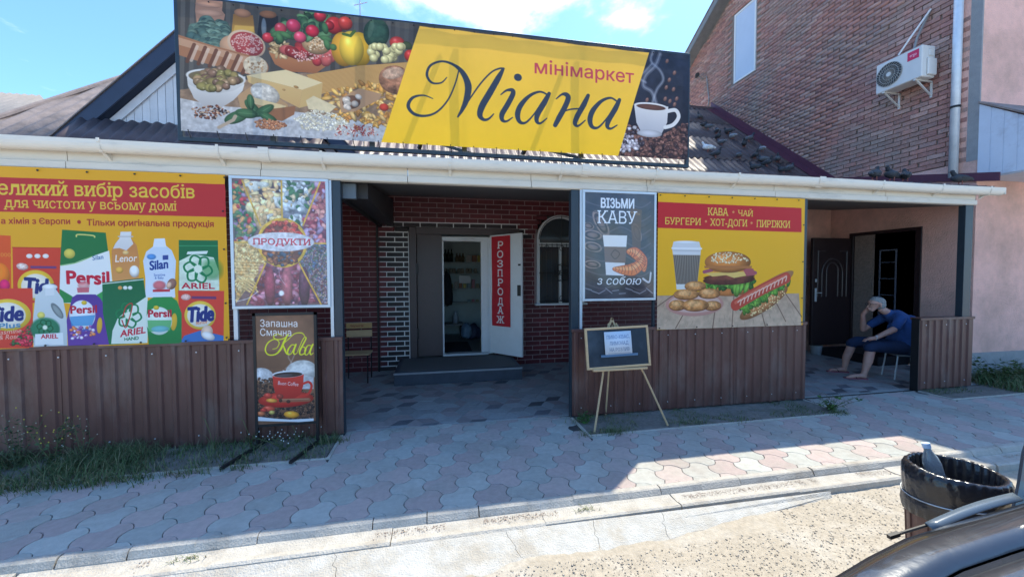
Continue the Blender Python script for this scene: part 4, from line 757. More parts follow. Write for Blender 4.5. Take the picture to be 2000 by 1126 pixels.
for pl, ty in rh:
    for c in ((1, 4.20, False), (1, 6.79, True), (0, -1.6, False), (0, 8.0, True)):
        if any((p[c[0]] < c[1]) != c[2] for p in pl): pl = clip(pl, *c)
        if len(pl) < 3: break
    if len(pl) < 3 or max(p[1] for p in pl) - min(p[1] for p in pl) < .02 or max(p[0] for p in pl) - min(p[0] for p in pl) < .02: continue
    cx = sum(p[0] for p in pl) / len(pl); cy = sum(p[1] for p in pl) / len(pl); keep.append((cx, cy, pl, ty))
def inview(x, y): return (-.93 < x * 4.1 / y < 1.46 or 4.56 < x * 4.1 / y < 6.3)
keep.sort(key=lambda t: (not inview(t[0], t[1]), t[1])); rest = [MB(), MB(), MB()]; tm = (M_tf, M_tp, M_td)
for k, (cx, cy, pl, ty) in enumerate(keep):
    c = 2 if (ty == 0 and rnd.random() < .33) else (1 if rnd.random() < .3 else 0); p = piece([(x - cx, y - cy) for x, y in pl], .003, .002, .01)
    if k < 300: mm = p.mesh('floor_tile'); mm.materials.append(tm[c]); o = ob('floor_tile', mm, None, pf); o.location = (cx, cy, .004 + rnd.uniform(-.001, .001))
    else: rest[c].add([(x + cx, y + cy, z + .004) for x, y, z in p.v], p.f)
for i, nm in enumerate(('remaining_grey_tile', 'remaining_pink_tile', 'remaining_dark_tile')): rest[i].build(nm, tm[i], pf, kind='stuff')
Box('grout_bed', -7.0, 4.19, -.08, 8.1, 6.8, .001, M_grout, pf)
# ------------------------------------------------------------------ shop building
shop = thing('shop_building', 'low shop building with dark red brick front, white framed door and corrugated brown roof', 'building', (0, 6.8, 0))
def rel(o, root):   # geometry is written in world metres
    o.location = Vector(o.location) - root.matrix_basis.translation if False else o.location; return o
shop.location = (0, 0, 0)
WY = 6.8
fw = MB(); 
D0, D1, DZ = -.46, 1.02, 2.42     # door hole
W0, W1, WZ0, WZ1 = 1.76, 2.66, 1.09, 2.68
for a in ((-7.0, 0, D0, 3.05), (D0, DZ, D1, 3.05), (D1, 0, W0, 3.05), (W0, 0, W1, WZ0), (W0, WZ1, W1, 3.05), (W1, 0, 6.9, 3.05)): fw.box(a[0], WY + .006, a[1], a[2], WY + .25, a[3])
front = fw.build('front_wall', M_mg, shop)
wz = MB()
for a in ((-.935, 0, D0 + .0, 2.42), (-.72, 2.342, 1.46, 2.505), (1.03, 2.26, 1.6, 2.42), (1.03, 0.0, 1.16, .2)): wz.box(a[0], WY + .003, a[1], a[2], WY + .0055, a[3])
wz.build('white_joints', M_mw, front, kind='stuff')
Box('plaster_wall', 6.9, WY, 0, 8.15, WY + .25, 3.05, M_pink, shop)
BL, BH, J = .279, .0835, .0125; bv = {}
for nm, m in (('r', M_bred), ('d', M_bdk)):
    for l in ('f', 'h'): 
        j_ = J if nm == 'r' else .017; ln = (BL if l == 'f' else BL / 2) - j_; bv[nm + l] = MB().box(0, 0, 0, ln, .01, BH - j_).mesh('brick', .0015); bv[nm + l].materials.append(m)
blist = []
for r_i in range(0, 36):
    z = r_i * BH
    if z + BH > 3.02: break
    x = -7.0 + (BL / 2 if r_i % 2 else 0) + .18
    while x < 6.85:
        x1 = x + BL; segs = [(x, x1)]
        def cutseg(segs, a, b):
            out = []
            for s0, s1 in segs:
                if s1 <= a or s0 >= b: out.append((s0, s1))
                else:
                    if s0 < a - .03: out.append((s0, a))
                    if s1 > b + .03: out.append((b, s1))
            return out
        if z + BH > .0 and z < DZ: segs = cutseg(segs, D0, D1)
        zz = z + BH / 2
        if WZ0 < zz < WZ1:
            ht = WZ1 - .45; hw = .45 if zz < ht else math.sqrt(max(0, .45 ** 2 - (zz - ht) ** 2)); segs = cutseg(segs, 2.21 - hw - .03, 2.21 + hw + .03)
        for s0, s1 in segs:
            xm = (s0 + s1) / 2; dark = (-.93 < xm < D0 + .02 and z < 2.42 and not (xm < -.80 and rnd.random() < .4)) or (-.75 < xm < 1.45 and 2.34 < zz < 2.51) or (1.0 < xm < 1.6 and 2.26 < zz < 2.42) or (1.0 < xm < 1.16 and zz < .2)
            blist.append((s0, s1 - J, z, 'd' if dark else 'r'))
        x = x1
blist.sort(key=lambda b: (not (-1.15 < b[0] < 2.4), abs(b[0] - .6) > 1.8 and b[2] < 1, -b[2] if False else 0)); rest = {'r': MB(), 'd': MB()}
vis = [b for b in blist if -1.02 < (b[0] + b[1]) / 2 < 2.36]; oth = [b for b in blist if b not in vis]; nb_ = 0
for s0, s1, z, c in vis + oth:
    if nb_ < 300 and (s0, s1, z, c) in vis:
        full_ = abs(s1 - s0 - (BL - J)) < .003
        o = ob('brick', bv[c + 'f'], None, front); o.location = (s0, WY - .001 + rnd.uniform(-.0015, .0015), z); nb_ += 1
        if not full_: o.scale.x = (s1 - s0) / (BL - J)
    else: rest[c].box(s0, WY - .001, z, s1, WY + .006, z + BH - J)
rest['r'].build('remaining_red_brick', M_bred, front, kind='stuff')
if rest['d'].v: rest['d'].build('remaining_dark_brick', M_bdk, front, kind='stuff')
# steel surround, fixed steel leaf, inner frame
q = MB(); q.box(D0, WY - .02, 0.19, D0 + .12, WY + .2, DZ); q.box(D0 + .12, WY - .02, 2.30, D1 + .42, WY + .006 - .012, DZ - .005); q.build('steel_frame', M_bdoor, shop, .004)
lf = Box('steel_leaf', -.33, WY + .005, .215, .085, WY + .055, 2.30, M_bdoor, shop, .004); MB().box(-.345, WY - .022, 1.62, -.31, WY + .003, 1.80).box(-.345, WY - .022, .52, -.31, WY + .003, .70).build('hinge', M_black, lf)
q = MB(); q.box(.09, WY + .02, 2.19, .97, WY + .10, 2.27); q.box(.76, WY + .02, .24, .88, WY + .10, 2.19); q.box(.88, WY + .03, .21, .97, WY + .2, 2.19); q.box(.087, WY + .02, .24, .115, WY + .10, 2.19); q.build('door_frame', M_pvc, shop, .005)
Box('door_closer', .43, WY - .0, 2.20, .64, WY + .018, 2.235, M_pvc, shop, .006)
Box('threshold', .09, WY + .0, .20, .88, WY + .16, .235, M_alu, shop)
# open white leaf, hinged at the frame and swung out
hx, hy = .93, WY + .02; ox, oy = 1.385, 6.28; d = Vector((ox - hx, oy - hy, 0)); ln = d.length; ang = math.atan2(d.y, d.x)
leaf = Box('door_leaf', 0, -.02, 0, ln, .02, 2.06, M_pvc, shop, .004); leaf.location = (hx, hy, .235); leaf.rotation_euler.z = ang
Box('lock', ln - .085, -.034, 1.02, ln - .02, -.021, 1.20, M_black, leaf); Box('latch', ln - .07, -.03, 1.52, ln - .02, -.021, 1.55, M_black, leaf)
A = art_sale(); m = print_mat('sale_print', A, .6, 0, .3, .5)
t = thing('sale_banner', 'narrow red vertical banner with white serif letters hung on the open white shop door', 'banner', (hx, hy, 0), ang)
sheet('printed_cloth', .05, .47, .72, 2.27, -.026, m, t, 12, 40, lambda u, v: -.004 * math.sin(u * 5 + v * 9) - .006 * u * (1 - v)); 
# step
st = Box('entrance_step', -.63, 5.79, 0, 1.27, 6.79, .195, mat('step_tile', (.05, .06, .08), .6, .2, 8, .3, 60), shop, .01); Box('step_mat', -.56, 5.85, .196, 1.2, 6.74, .203, mat('mat_grey', (.12, .125, .125), .9, .15, 60, .5, 200), st)
MB().box(-.633, 5.785, .165, 1.273, 5.789, .192).build('nosing', M_plin, st)
# arched window
wn = empty('window'); wn.parent = shop; ht = WZ1 - .45
def arc(cx, cz, r, n=18): return [(cx + r * math.cos(math.pi * i / n), cz + r * math.sin(math.pi * i / n)) for i in range(n + 1)]
def frame_strip(path, wdt, y0, y1, name, m, parent):
    q = MB(); k = len(path); pts = [Vector((p[0], p[1])) for p in path]; ins = []
    for i in range(k):
        d = (pts[min(i + 1, k - 1)] - pts[max(0, i - 1)]).normalized(); ins.append(pts[i] + Vector((-d.y, d.x)) * wdt)
    for i in range(k - 1):
        a, b, c, e = pts[i], pts[i + 1], ins[i + 1], ins[i]; q.add([(a.x, y0, a.y), (b.x, y0, b.y), (c.x, y0, c.y), (e.x, y0, e.y), (a.x, y1, a.y), (b.x, y1, b.y), (c.x, y1, c.y), (e.x, y1, e.y)], [(0, 1, 2, 3), (7, 6, 5, 4), (0, 4, 5, 1), (2, 6, 7, 3)])
    return q.build(name, m, parent)
path = [(2.66, WZ0)] + arc(2.21, ht, .45) + [(1.76, WZ0)]
frame_strip(path, .055, WY - .02, WY + .06, 'window_frame', M_pvc, wn); MB().box(1.76, WY - .018, 2.11, 2.66, WY + .05, 2.18).box(2.185, WY - .016, WZ0, 2.235, WY + .05, 2.11).build('mullion', M_pvc, wn)
Box('window_sill', 1.72, WY - .09, WZ0 - .035, 2.70, WY + .02, WZ0, M_pvc, wn, .005)
q = MB(); pp = [(1.80, WZ0), (2.62, WZ0)] + arc(2.21, ht, .41); q.add([(x, WY + .03, z) for x, z in pp], [tuple(range(len(pp)))[::-1]]); q.build('pane', mat('window_glass', (.05, .06, .07), .08, .1, 3, spec=.8), wn)
MB().box(1.83, WY + .045, WZ0 + .02, 2.6, WY + .06, 2.08).build('blind', mat('blind', (.22, .22, .21), .8, .1, 20, stretch=(8, 1, .3)), wn)
q = MB(); Yg = WY - .07
for x in (1.84, 1.93, 2.03, 2.12, 2.30, 2.39, 2.49, 2.58): q.tube([(x, Yg, 1.12), (x, Yg, 2.16)], .006, 6)
for x in (2.21,): q.tube([(x, Yg, 1.12), (x, Yg, 2.66)], .006, 6)
for z in (1.13, 2.14, 1.64): q.tube([(1.79, Yg, z), (2.63, Yg, z)], .0065, 6)
q.tube([(x, Yg, z) for x, z in arc(2.21, ht, .42)], .0065, 6)
for a in (45, 135): q.tube([(2.21, Yg, 2.2), (2.21 + .41 * math.cos(R(a)), Yg, ht + .41 * math.sin(R(a)))], .005, 6)
def ring(q, x, z, r, n=16): q.tube([(x + r * math.cos(2 * math.pi * i / n), Yg - .006, z + r * math.sin(2 * math.pi * i / n)) for i in range(n + 1)], .0055, 6, False)
ring(q, 2.21, 1.64, .155)
for i in range(6): ring(q, 2.21 + .095 * math.cos(i * math.pi / 3), 1.64 + .095 * math.sin(i * math.pi / 3), .055)
ring(q, 2.21, 1.64, .045)
for x in (1.93, 2.21, 2.49):
    for z in (1.18, 2.08): ring(q, x, z, .045)
q.build('iron_grille', M_black, wn)
# pipe beside the entrance
MB().tube([(-.965, WY - .05, 0), (-.965, WY - .05, 2.45)], .018, 8).build('thin_pipe', M_black, shop)
# shop room
q = MB(); q.box(-2, WY + .26, .12, 3, 9.6, .20); q.build('shop_floor', mat('lino', (.20, .20, .19), .5, .1, 5), shop)
rm = MB(); rm.box(-2, 9.4, .2, 3, 9.5, 2.9); rm.box(-1.0, WY + .26, .2, -.95, 9.4, 2.9); rm.box(2.6, WY + .26, .2, 2.65, 9.4, 2.9); rm.box(-2, WY + .26, 2.85, 3, 9.5, 2.9); rm.build('shop_walls', mat('room_wall', (.50, .60, .60), .8, .1, 4), shop)
Box('inner_mat', .05, 7.1, .201, .62, 8.2, .212, M_mat, shop)
# door reveal and neighbouring walls close the block
Box('rear_block', -7.0, 9.6, 0, 8.1, 9.7, 3.3, M_mg, shop)
# ------------------------------------------------------------------ roofs
def corr(name, o0, U, Vd, ul, vl, pitch, amp, m, parent, vfun=None, seg=6, vseg=1, vstep=None, **kw):
    U, Vd = Vector(U), Vector(Vd); Nn = U.cross(Vd).normalized(); n = int(ul / pitch * seg); q = MB(); vs = []; fs = []
    for i in range(n + 1):
        u = ul * i / n; h = amp * math.cos(2 * math.pi * u / pitch); v0, v1 = vfun(u) if vfun else (0, vl)
        for j in range(vseg + 1): vs.append(Vector(o0) + U * u + Vd * (v0 + (v1 - v0) * j / vseg) + Nn * (h + (vstep or 0) * (-j)))
    for i in range(n):
        for j in range(vseg): k = i * (vseg + 1) + j; fs.append((k, k + vseg + 1, k + vseg + 2, k + 1))
    q.add(vs, fs); o = q.build(name, m, parent, smooth=True, **kw); md = o.modifiers.new('s', 'SOLIDIFY'); md.thickness = .006; return o
sl_ = .836; cs = 1 / math.sqrt(1 + sl_ ** 2); VD = (0, cs, sl_ * cs); L1 = 3.6 / cs
def rz(Y): return 3.46 + sl_ * (Y - 6.8)
for k in range(4): corr('roof_sheet', (-4.0 + 0 * k, 6.62 + k * .93, rz(6.62 + k * .93) + .012 * (k % 2)), (1, 0, 0), VD, 12.15, .98 / cs, .16, .022, M_sheet, shop)
def hipv(u):  # left slate part ends on a rising hip
    y = 7.3 + (u / .21 if u < .65 else 99)
    return 0, (min(y, 10.4) - 6.62) / cs
corr('slate_roof', (-6.62, 6.62, rz(6.62) + .03), (1, 0, 0), VD, 2.7, 0, .20, .017, M_slate, shop, hipv, 6, 3)
MB().tube([(-6.62, 6.6, rz(6.6) + .06), (-6.62, 7.3, rz(7.3) + .05), (-6.22, 9.2, rz(9.2) + .05), (-5.97, 10.4, rz(10.4) + .05)], .045, 8).build('hip_cap', M_slate, shop)
MB().prism([(-6.6, 6.62, 3.2), (-6.6, 6.62, rz(6.62) - .05), (-6.6, 7.3, rz(7.3) - .05), (-5.97, 10.4, rz(10.4) - .05), (-5.97, 10.4, 3.2)], (.03, 0, 0)).build('side_roof', M_slate, shop)
q = MB(); q.prism([(-5.2, 10.35, rz(10.4) - .02), (8.13, 10.35, rz(10.4) - .02), (8.13, 10.4, rz(10.4) + .09), (-5.2, 10.4, rz(10.4) + .09)], (0, .12, 0)); q.build('ridge_cap', M_sheet, shop)
q = MB(); q.prism([(8.13, 6.6, rz(6.6)), (8.13, 10.5, rz(10.5)), (8.13, 10.5, rz(10.5) + .2), (8.13, 6.6, rz(6.6) + .2)], (-.015, 0, 0)); q.prism([(8.115, 6.6, rz(6.6) + .05), (8.115, 10.4, rz(10.4) + .05), (7.88, 10.4, rz(10.4) + .03), (7.88, 6.6, rz(6.6) + .03)], (0, 0, .006)); q.build('flashing', M_mapl, shop)
# dormer gable with white boards and navy barge
gab = empty('gable'); gab.parent = shop; GX, GZ, GS = -3.35, 5.71, 1.03; YB = 6.80
xb = -5.0; i = 0; zt0 = 3.885
while xb < -1.9:
    x1 = xb + .105; top = lambda x: GZ - GS * abs(x - GX) - .40
    if max(top(xb), top(x1)) > zt0 + .03:
        z1, z2 = max(zt0 + .005, top(xb)), max(zt0 + .005, top(x1)); yo = rnd.uniform(-.004, .002)
        MB().prism([(xb + .003, YB + .15 + yo, zt0), (x1 - .003, YB + .15 + yo, zt0), (x1 - .003, YB + .15 + yo, z2), (xb + .003, YB + .15 + yo, z1)], (0, .02, 0)).build('board', M_wbrd, gab)
    xb = x1
for sx in (-1, 1):
    def pt(t, off, y): return (GX + sx * t, y, GZ - GS * t - off)
    MB().prism([pt(0, -.02, YB), pt(2.42, -.02, YB), pt(2.42, .25, YB), pt(0, .25, YB)], (0, .025, 0)).build('barge_board', M_navy, gab)
    MB().prism([pt(0, .23, YB + .026), pt(2.35, .23, YB + .026), pt(2.35, .30, YB + .17), pt(0, .30, YB + .17)], (0, 0, .02)).build('soffit_board', mat('shaded_navy', (.02, .028, .05), .6, .15, 6), gab)  # darker copy of the barge navy, underside shade put into its colour
    MB().prism([pt(0, .29, YB + .12), pt(2.0, .29, YB + .12), pt(2.0, .44, YB + .12), pt(0, .44, YB + .12)], (0, .02, 0)).build('trim_board', M_wbrd, gab)
    MB().prism([pt(0, -.03, YB - .02), pt(2.4, -.03, YB - .02), pt(2.4, -.03, 9.2), pt(0, -.03, 9.2)], (0, 0, .02)).build('dormer_roof', M_slate, gab)
MB().box(-5.0, YB + .18, 3.3, -1.8, YB + .22, 3.9).build('gable_back', M_navy, gab)
corr('skirt_roof', (-5.05, YB - .52, 3.36), (1, 0, 0), (0, .70, .71), 3.3, .76, .16, .018, M_sheet, gab)
# ------------------------------------------------------------------ neighbour roof
nb = thing('neighbour_house', 'far grey slate roof of a house peeking over the gutter at the picture edge', 'house', (0, 0, 0))
nb['label'] = 'grey corrugated slate roof of the next house beyond the shop roof'
q = MB(); q.box(-17, 12.4, 0, -9.2, 17, 5.0); q.build('wall', M_plin, nb)
corr('roof', (-17, 11.9, 4.7), (1, 0, 0), (0, .8, .6), 8.4, 5, .20, .017, mat('pale_slate', (.24, .22, .21), .9, .15, 5), nb, lambda u: (0, max(.1, (8.4 - u) * 1.15 if u > 4.2 else 4.8)), 6, 3)
# ------------------------------------------------------------------ porch
por = thing('porch', 'open porch of dark steel posts with white fascia and grey soffit along the shop front', 'porch', (0, 0, 0))
for a, b in ((-1.0, -.925), (1.455, 1.545), (4.45, 4.55), (7.14, 7.28), (-4.5, -4.42)): Box('post', a, 4.10, 0, b, 4.18, 2.55, M_post, por, .003)
Box('wall_end', 6.372, 4.09, 0, 6.38, 4.18, .99, M_black, por)
for x0, x1 in ((-4.6, -3.15), (-3.15, -1.62), (-1.62, -.28), (-.28, 1.0), (1.0, 2.35), (2.35, 4.05), (4.05, 5.75), (5.75, 7.30)):
    dz = rnd.uniform(-.003, .003); q = MB(); q.prism([(x0 + .003, 4.085, 2.535 + dz), (x0 + .003, 4.075, 2.545 + dz), (x0 + .003, 4.075, 2.60 + dz), (x0 + .003, 4.098, 2.607 + dz), (x0 + .003, 4.090, 2.70), (x0 + .003, 4.15, 2.70), (x0 + .003, 4.15, 2.535 + dz)], (x1 - x0 - .006, 0, 0)); q.build('fascia_board', M_vinyl, por)
q = MB(); q.prism([(-7, 4.15, 2.585), (-7, 6.79, 2.93), (-7, 6.79, 2.96), (-7, 4.15, 2.615)], (14.28, 0, 0)); q.prism([(7.28, 4.58, 2.641), (7.28, 6.79, 2.93), (7.28, 6.79, 2.96), (7.28, 4.58, 2.671)], (.85, 0, 0)); q.build('soffit', M_soff, por)
corr('porch_roof', (-4.6, 4.05, 2.772), (1, 0, 0), (0, .975, .222), 12.16, 2.75, .16, .018, M_sheet, por); corr('porch_roof', (7.56, 4.6, 2.897), (1, 0, 0), (0, .975, .222), .56, 2.2, .16, .018, M_sheet, por)
MB().prism([(8.13, 4.3, 2.95), (8.13, 6.9, 3.5), (8.13, 6.9, 3.62), (8.13, 4.3, 3.08)], (-.02, 0, 0)).build('wall_flashing', M_mapl, por)
MB().box(-.925, 4.2, 2.38, -.80, 4.26, 2.53).build('bracket_plate', mat('dull_plate', (.12, .15, .18), .5, .1), por)
q = MB(); q.prism([(-.92, 4.3, 2.40), (-.92, 6.75, 2.44), (-.92, 6.75, 2.86), (-.92, 4.3, 2.56)], (.22, 0, 0)); q.build('roller_box', mat('grey_box', (.035, .035, .038), .6, .15, 8), por); MB().bar((-.93, 4.25, 2.38), (-.90, 6.72, 2.42), .04, .04).build('side_beam', M_black, por)
# rain gutter
gu = thing('rain_gutter', 'long dirty white half round plastic rain gutter along the porch eave', 'gutter')
rg = .058; q = MB(); gz = lambda t, k: 2.768 - (.100 + k) * math.sin(t) ** .75; prof = [(4.03 + rg * math.cos(t), gz(t, 0)) for t in np.linspace(0, math.pi, 13)]; prof2 = [(4.03 + (rg - .004) * math.cos(t), gz(t, -.004)) for t in np.linspace(math.pi, 0, 13)]
xs = np.linspace(-4.7, 7.62, 40); vs = []; pr = prof + prof2
for x in xs: dz = .0 + .004 * math.sin(x * 1.7) - .001 * x; vs += [(x, y, z + dz) for y, z in pr]
n = len(pr); fs = [(i * n + j, i * n + (j + 1) % n, (i + 1) * n + (j + 1) % n, (i + 1) * n + j) for i in range(len(xs) - 1) for j in range(n)]; q.add(vs, fs + [tuple(range(n)), tuple(range(n * len(xs) - n, n * len(xs)))]); q.build('gutter_trough', M_gut, gu, smooth=False)
def collar(name, x, wd, k):
    q = MB(); pr = [(4.03 + (rg + k) * math.cos(t), 2.768 + (.012 if t > 3.2 else 0) - (.100 + k) * max(0, math.sin(t)) ** .75) for t in np.linspace(0, math.pi + .1, 15)]; dz = .004 * math.sin(x * 1.7) - .001 * x
    for (y0, z0), (y1, z1) in zip(pr[:-1], pr[1:]): q.add([(x, y0, z0 + dz), (x + wd, y0, z0 + dz), (x + wd, y1, z1 + dz), (x, y1, z1 + dz)], [(0, 1, 2, 3)])
    if name == 'gutter_bracket': q.prism([(x, 4.095, 2.69), (x, 4.04, 2.668), (x, 4.095, 2.625)], (wd, 0, 0))
    o = q.build(name, M_gut, gu); md = o.modifiers.new('s', 'SOLIDIFY'); md.thickness = .006; md.offset = 1
for px in (195, 425, 626, 877, 1096, 1280, 1440, 1723, 1839, 1933): collar('gutter_bracket', onY(px, 320, 4.0)[0], .022, .001)
for px in (507, 1136, 1598): collar('gutter_coupling', onY(px, 320, 4.0)[0], .085, .0015)
Box('end_cap', 7.62, 3.975, 2.672, 7.635, 4.09, 2.762, M_gut, gu, .004)
# low corrugated walls
def lowwall(name, x0, x1, label, y=4.085, pit=.118):
    t = thing(name, label, 'low wall'); k = int(round((x1 - x0) / 1.15)) or 1; w_ = (x1 - x0) / k
    for s in range(k):
        q = MB(); pr = []; x = 0
        while x < w_ - .001:
            for a, d in ((0, 0), (.022, 0), (.034, -.016), (.058, -.016), (.070, 0)):
                if x + a <= w_: pr.append((x + a, d))
            x += pit
        pr.append((w_, 0)); vs = [(a, d, z) for z in (.03, .98) for a, d in pr]; n = len(pr); q.add(vs, [(i, i + 1, n + i + 1, n + i) for i in range(n - 1)]); o = q.build('profiled_sheet', M_clad, t); o.location = (x0 + s * w_, y + .004 * (s % 2), 0); md = o.modifiers.new('s', 'SOLIDIFY'); md.thickness = .004
    q = MB(); xx = x0 + .1
    while xx < x1 - .03:
        for zz in (.12, .90): q.tube([(xx, y - .021, zz), (xx, y - .014, zz)], .006, 6)
        xx += pit * 3
    q.build('screws', M_alu, t, kind='stuff')
    Box('top_rail', x0 - .004, y - .022, .965, x1 + .004, y + .10, 1.0, M_clad, t, .003); Box('inner_rail', x0, y + .006, .1, x1, y + .03, .14, M_black, t)
    return t
lowwall('low_wall', -4.42, -.93, 'long low wall of brown corrugated metal sheet below the detergent banner')
lowwall('low_wall', 1.462, 4.545, 'low brown corrugated metal wall below the burger and hot dog banner')
lowwall('low_wall', 6.38, 7.34, 'short low brown corrugated metal wall beside the seated man', 4.10)
# ------------------------------------------------------------------ brick building on the right
bb_ = thing('brick_building', 'tall old red brick gable building with pink plastered front', 'building')
BX = 8.15; FY = 4.56; RY, RZ = 8.81, 9.95
def rk(Y): return RZ - .6 * abs(Y - RY)
sw = MB(); sw.prism([(BX + .012, FY + .02, 0), (BX + .012, 14.7, 0), (BX + .012, 14.7, rk(14.7)), (BX + .012, RY, RZ), (BX + .012, FY + .02, rk(FY))], (.3, 0, 0)); side = sw.build('side_wall', M_mort, bb_)
Box('plaster_band', BX - .012, FY + .02, 0, BX + .012, 10, 3.33, M_pink, bb_) if False else None
PD0, PD1, PZ = 5.28, 6.37, 2.34
q = MB()
for a in ((FY + .01, 0, PD0, 3.33), (PD0, PZ, PD1, 3.33), (PD1, 0, 7.1, 3.33)): q.box(BX - .012, a[0], a[1], BX + .011, a[2], a[3])
q.build('side_plaster', M_pink, bb_)
q = MB(); q.box(BX - .010, FY, .36, 16, FY + .0 + .35, 9); q.build('front_wall', M_pink, bb_); Box('plinth', BX - .012, FY - .01, 0, 16, FY + .2, .36, M_plin, bb_)
Box('corner_render', BX - .016, FY - .002, 3.33, BX + .011, FY + .13, rk(FY + .1), M_plin, bb_)
rs = np.random.RandomState(11); cols = [(.42, .215, .18), (.44, .235, .20), (.40, .205, .18), (.43, .25, .21), (.38, .24, .215), (.47, .30, .26), (.36, .19, .17), (.43, .22, .185), (.41, .21, .18)]
bms = []
for v in range(10):
    q = MB().box(-.012, 0, 0, .004, .24, .066); rr = random.Random(v); q.v = [(x + (rr.uniform(-.004, .003) if x < 0 else 0), y + rr.uniform(-.003, .003), z + rr.uniform(-.003, .003)) for x, y, z in q.v]; mm = q.mesh('brick', .002); tintmesh(mm, cols[v % len(cols)]); mm.materials.append(M_brk); bms.append(mm)
L_ = []; row = 0; z = 3.345
WIN = (8.87, 9.62, 6.86, 8.72)
while z < 10.1:
    y = FY + .14 + (.125 if row % 2 else 0)
    while y < 14.5:
        if z + .08 < rk(y + .12) - .02 and not (y + .25 > WIN[0] and y < WIN[1] and z + .07 > WIN[2] and z < WIN[3]) and z > (rz(y) - .15 if y > 6.8 else 3.3): L_.append((y, z))
        y += .252
    z += .0775; row += 1
L_.sort(key=lambda p: (p[0] - 0) ** 2 + 66 + (p[1] - 1.6) ** 2); VV, FF, TT = [], [], []; k = 0; mats_ = [np.array([v.co[:] for v in m.vertices]) for m in bms]
cube = np.array([(0, 0, 0), (0, 1, 0), (0, 1, 1), (0, 0, 1), (1, 0, 0), (1, 1, 0), (1, 1, 1), (1, 0, 1)], float); cf = np.array([(0, 1, 2, 3), (0, 4, 5, 1), (1, 5, 6, 2), (2, 6, 7, 3), (3, 7, 4, 0)])[:, ::-1]
for i, (y, z) in enumerate(L_):
    hd = rs.rand() < .12; pr = rs.uniform(-.004, .004) - (.006 if rs.rand() < .06 else 0)
    if i < 300:
        o = ob('brick', bms[rs.randint(10)], None, side); o.location = (BX + pr, y + rs.uniform(-.004, .004), z + rs.uniform(-.003, .003)); o.rotation_euler.x = rs.uniform(-.012, .012)
        if hd: o.scale.y = .93
    else:
        c = cols[rs.randint(len(cols))]; v = cube * (.016, .238 + rs.uniform(-.006, .004), .064 + rs.uniform(-.004, .004)) + (BX - .012 + pr, y + rs.uniform(-.004, .004), z + rs.uniform(-.003, .003)); v[:4, 0] += rs.uniform(-.003, .003, 4); v[:, 1:] += rs.uniform(-.002, .002, (8, 2))
        VV.append(v); FF.append(cf + 8 * k); TT.append(np.repeat([np.array(c) * rs.uniform(.85, 1.15)], 8, 0)); k += 1
ob('remaining_brick', fast_mesh('bricks', np.concatenate(VV), np.concatenate(FF), np.concatenate(TT)), M_brk, side, kind='stuff')
w2 = empty('window'); w2.parent = bb_
q = MB(); y0, y1, z0, z1 = WIN
for a in ((y0, z0, y1, z0 + .05), (y0, z1 - .05, y1, z1), (y0, z0 + .05, y0 + .05, z1 - .05), (y1 - .05, z0 + .05, y1, z1 - .05)): q.box(BX - .02, a[0], a[1], BX + .02, a[2], a[3])
q.build('window_frame', M_pvc, w2, .004); Box('pane', BX - .006, y0 + .05, z0 + .05, BX, y1 - .05, z1 - .05, mat('sky_reflect_glass', (.50, .56, .66), .12, .04, 3, spec=.8), w2)  # pale blue pane colour carries the reflected sky
q = MB()
for s0, s1 in ((FY - .35, RY), (RY, 15)):
    q.prism([(BX - .32, s0, rk(s0) - .02), (BX - .32, s1, rk(s1) - .02), (BX - .32, s1, rk(s1) + .18), (BX - .32, s0, rk(s0) + .18)], (.05, 0, 0))
    q.prism([(BX - .32, s0, rk(s0) - .03), (BX - .32, s1, rk(s1) - .03), (BX + .4, s1, rk(s1) - .03), (BX + .4, s0, rk(s0) - .03)], (0, 0, .025))
q.build('verge_board', mat('grey_verge', (.20, .21, .22), .7, .2, 6, .3, 30), bb_)
q = MB()
for s0, s1 in ((FY - .4, RY), (RY, 15)): q.prism([(BX - .34, s0, rk(s0) + .18), (BX - .34, s1, rk(s1) + .18), (16, s1, rk(s1) + .18), (16, s0, rk(s0) + .18)], (0, 0, .03))
q.build('roof', M_slate, bb_)
q = MB().tube([(BX - .085, FY + .24, 3.12), (BX - .085, FY + .24, 7.0)], .055, 12); dp = q.build('downpipe', M_alu if False else mat('zinc_pipe', (.66, .72, .78), .45, .12, 8, metal=.2), bb_, smooth=True); MB().tube([(BX - .085, FY + .24, 4.2), (BX - .085, FY + .24, 4.235)], .062, 12).box(BX - .09, FY + .235, 4.2, BX, FY + .25, 4.22).build('pipe_clamp', M_black, dp)
# side door: frame, opened embossed leaf, jamb, dark doorway backing
q = MB(); q.box(BX - .03, PD0 - .06, 0, BX + .08, PD0 + .03, PZ); q.box(BX - .03, PD1 - .04, 0, BX + .08, PD1 + .04, PZ); q.box(BX - .031, PD0 - .06, PZ, BX + .08, PD1 + .04, PZ + .06); q.build('side_door_frame', M_ddoor, bb_, .004)
Box('reveal', BX + .013, PD1 - .40, .2, BX + .02, PD1 - .05, PZ - .03, mat('pale_reveal', (.36, .42, .40), .7, .08, 6), bb_)
dk = MB(); dk.box(BX + .012, PD0 + .03, .16, BX + .018, PD1 - .4, PZ); dk.build('room_darkness', mat('unlit_dark', (.045, .04, .05), .5, .2, 6), bb_)  # flat backing sheet, the unlit room's shade put into its colour
q = MB(); 
for zz in (.9, 1.2, 1.5, 1.8): q.box(BX + .0, 5.62, zz, BX + .011, 5.86, zz + .012)
q.box(BX, 5.60, .8, BX + .011, 5.62, 2.02); q.box(BX, 5.86, .8, BX + .011, 5.88, 2.02); q.box(BX, 5.60, 2.02, BX + .011, 5.88, 2.04); q.build('shelf_rack', mat('rack', (.12, .13, .17), .5), bb_)
dl = empty('embossed_door'); dl.parent = bb_; dl.location = (BX - .03, PD1 + .02, .2); dl.rotation_euler.z = math.pi + .02
